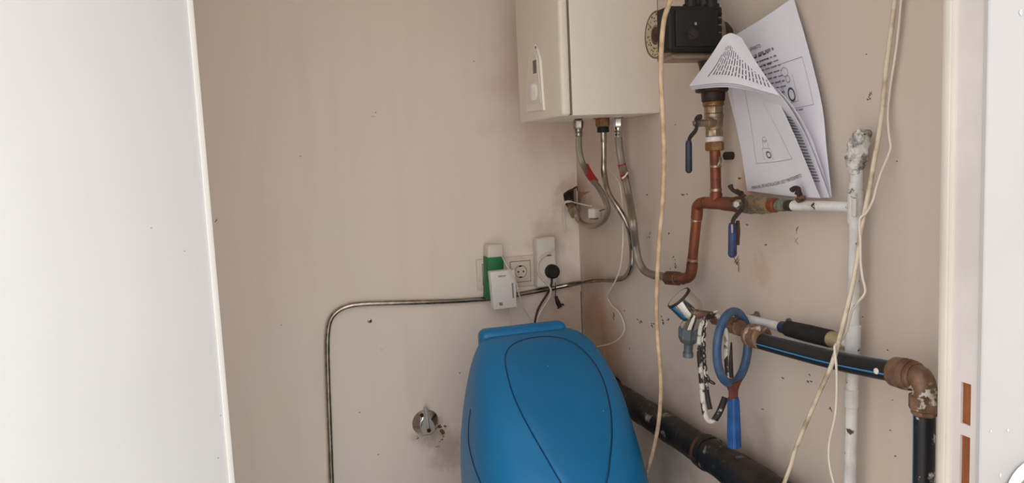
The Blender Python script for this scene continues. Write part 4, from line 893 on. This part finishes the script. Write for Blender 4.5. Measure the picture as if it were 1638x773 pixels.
# ================================================================== TAP
c = B(680.5, 676, 0); sc_ = S(c)
t = thing('wall_tap', c, 'round chrome wall valve with a pointed lever on the back wall', 'tap')
rt = 21.5*sc_
lathe('escutcheon', c, (0, -1, 0), [(0, rt), (.003, rt), (.006, rt*.93), (.013, rt*.72), (.019, rt*.52), (.020, rt*.46)], M_CHROME, t, seg=40)
lathe('spindle_boss', c+Vector((0, -.017, 0)), (0, -1, 0), [(0, rt*.5), (.008, rt*.42), (.010, rt*.34)], M_DULLCH, t, seg=24)
prof = []
w_top, w_bot = 3.5*sc_, 9.5*sc_
pt0 = B(681, 652, .03); pt1 = B(685.5, 688, .03)
axl = (pt1-pt0); Ll = axl.length; axn = axl.normalized(); sdn = axn.cross(Vector((0, -1, 0))).normalized()
outl = [(0, .4), (.03, .85), (.2, 1.0), (.45, 1.35), (.65, 2.1), (.80, 2.8), (.95, 3.1), (1.08, 2.7), (1.16, 1.7), (1.19, .5)]
poly = [pt0+axl*a_+sdn*(w_top*k_) for a_, k_ in outl]+[pt0+axl*a_-sdn*(w_top*k_) for a_, k_ in reversed(outl)]
prism('lever', poly, (0, .009, 0), M_LEVER, t, 40)
tube('lever_ridge', [pt0+Vector((0, -.0005, 0)), pt0+axl*.5+Vector((0, -.003, 0)), pt1+Vector((0, -.001, 0))], .004, M_LEVER, t, seg=8, radii=[.003, .0042, .005])
lathe('lever_screw_hole', pt1+Vector((0, -.0065, 0)), (0, -1, 0), [(0, 3.4*sc_), (.0008, 3.2*sc_)], M_DARK, t, seg=14)
lathe('plate_hole', B(674.8, 664.5, .0155), (-.25, -1, .25), [(0, 3.3*sc_), (.0008, 3.2*sc_)], M_DARK, t, seg=14)

# ================================================================== CABLES on the right wall
cable('cream_cable', [Vector((-.24, R(1098, -400, .25).y, ZC-.001)), R(1098, -330, .25), R(1095, -200, .25), R(1088, -90, .25), R(1080, -40, .25), R(1072, 0, .25), R(1063, 28, .25), R(1059, 60, .25), R(1057, 110, .245), R(1058, 150, .24), R(1060.5, 200, .235), R(1062, 255, .23), R(1060, 320, .225), R(1055, 380, .22), R(1051.5, 440, .215), R(1050, 490, .21), R(1052, 540, .20), R(1056, 590, .185), R(1057, 630, .17), R(1053, 680, .15), R(1045, 720, .135), R(1037, 748, .125), R(1032, 770, .115), R(1030, 800, .11)], .0046, M_CREAM, 'cream cable hanging free in front of the boiler and pump')
bb = [Vector((-.02, R(1452, -520, .02).y, ZC-.001)), R(1452, -400, .02), R(1450, -250, .02), R(1444, -120, .02), R(1437, -45, .02), R(1431, 5, .02), R(1424, 60, .02), R(1417, 115, .02), R(1412, 170, .022), R(1406, 215, .03), R(1398, 260, .04), R(1391, 300, .05), R(1383, 340, .062), R(1377, 370, .07), R(1372, 410, .072), R(1365, 450, .08), R(1356, 490, .095), R(1346, 530, .105), R(1338, 560, .11), R(1328, 590, .112), R(1312, 625, .11), R(1297, 660, .106), R(1282, 695, .10), R(1272, 720, .098), R(1265, 745, .096), R(1254, 775, .094), R(1243, 815, .092)]
cable('dirty_cable', bb, .0037, M_CREAMDIRT, 'dirty cream cable running down past the white pipe and across the black pipe')
cable('white_wire', [Vector((-.012, R(1460, -520, .012).y, ZC-.001)), R(1460, -400, .012), R(1458, -250, .012), R(1452, -120, .012), R(1446, -45, .012), R(1441, 5, .012), R(1437, 50, .012), R(1432, 90, .012), R(1424, 140, .012), R(1420, 185, .014), R(1423, 222, .018), R(1425, 236, .02), R(1418, 256, .026), R(1409, 278, .036), R(1402, 300, .046), R(1396, 322, .054), R(1386, 340, .066), R(1377, 348, .072), R(1375, 358, .072), R(1376.5, 390, .072), R(1377, 420, .072), R(1380, 445, .072), R(1384, 462, .074), R(1382, 472, .076), R(1372, 484, .076), R(1362, 500, .076), R(1354, 530, .086), R(1345, 545, .1), R(1336, 553, .115), R(1335.5, 562, .118), R(1338, 590, .116), R(1338.5, 625, .11), R(1336, 665, .104), R(1328, 700, .10), R(1325.5, 725, .098), R(1328, 750, .096), R(1335, 780, .094), R(1340, 820, .092)], .0021, M_WWIRE, 'thin white wire kinking twice beside the white pipe')
cable('thin_wire', [YP(968, 262, -.30), YP(980, 277, -.36), R(991, 294, .05), R(995.5, 330, .045), R(996.5, 365, .06), R(996, 395, .06), R(992, 428, .055), R(984, 450, .05), R(976, 464, .035), R(972, 475, .012), R(978, 488, .012), R(988, 497, .012), R(996, 511, .012), R(999, 526, .014), R(993, 539, .018), R(979, 549, .024), R(954, 555, .03), R(935, 556, .035)], .0021, M_WWIRE, 'thin white wire dangling from the hoses down behind the softener')
c = B(951, 341, .06)
c = R(951, 341, .03)
t = thing('terminal_block', c, 'small white wire connector block inside the loop of the hose', 'connector')
v, f = box_geo(c, (.03, .026, .028), .003, 2, Matrix.Rotation(.5, 3, 'Z')); obj('block', v, f, M_WHITE, t)
v, f = box_geo(c+Vector((-.004, -.004, -.0165)), (.02, .018, .005), .001, 1, Matrix.Rotation(.5, 3, 'Z')); obj('block_base', v, f, M_SLINE, t)
tube('brown_lead', [c+Vector((.01, -.015, .006)), R(963, 336, .03), R(970, 334, .015)], .0014, M_RUSTBR, t, seg=6)
tube('white_lead', [B(904, 372, .004), B(903.5, 350, .004), B(901.5, 335, .006), B(903, 326, .012), B(911, 323, .02), B(922, 325, .03), R(935, 328, .03), R(946, 330, .03)], .0026, M_WWIRE, t, seg=7)
tube('white_lead', [B(899, 358, .004), B(898.5, 340, .004), B(900, 326, .006), B(906, 322, .016), B(914, 322, .02)], .0018, M_WWIRE, t, seg=7)
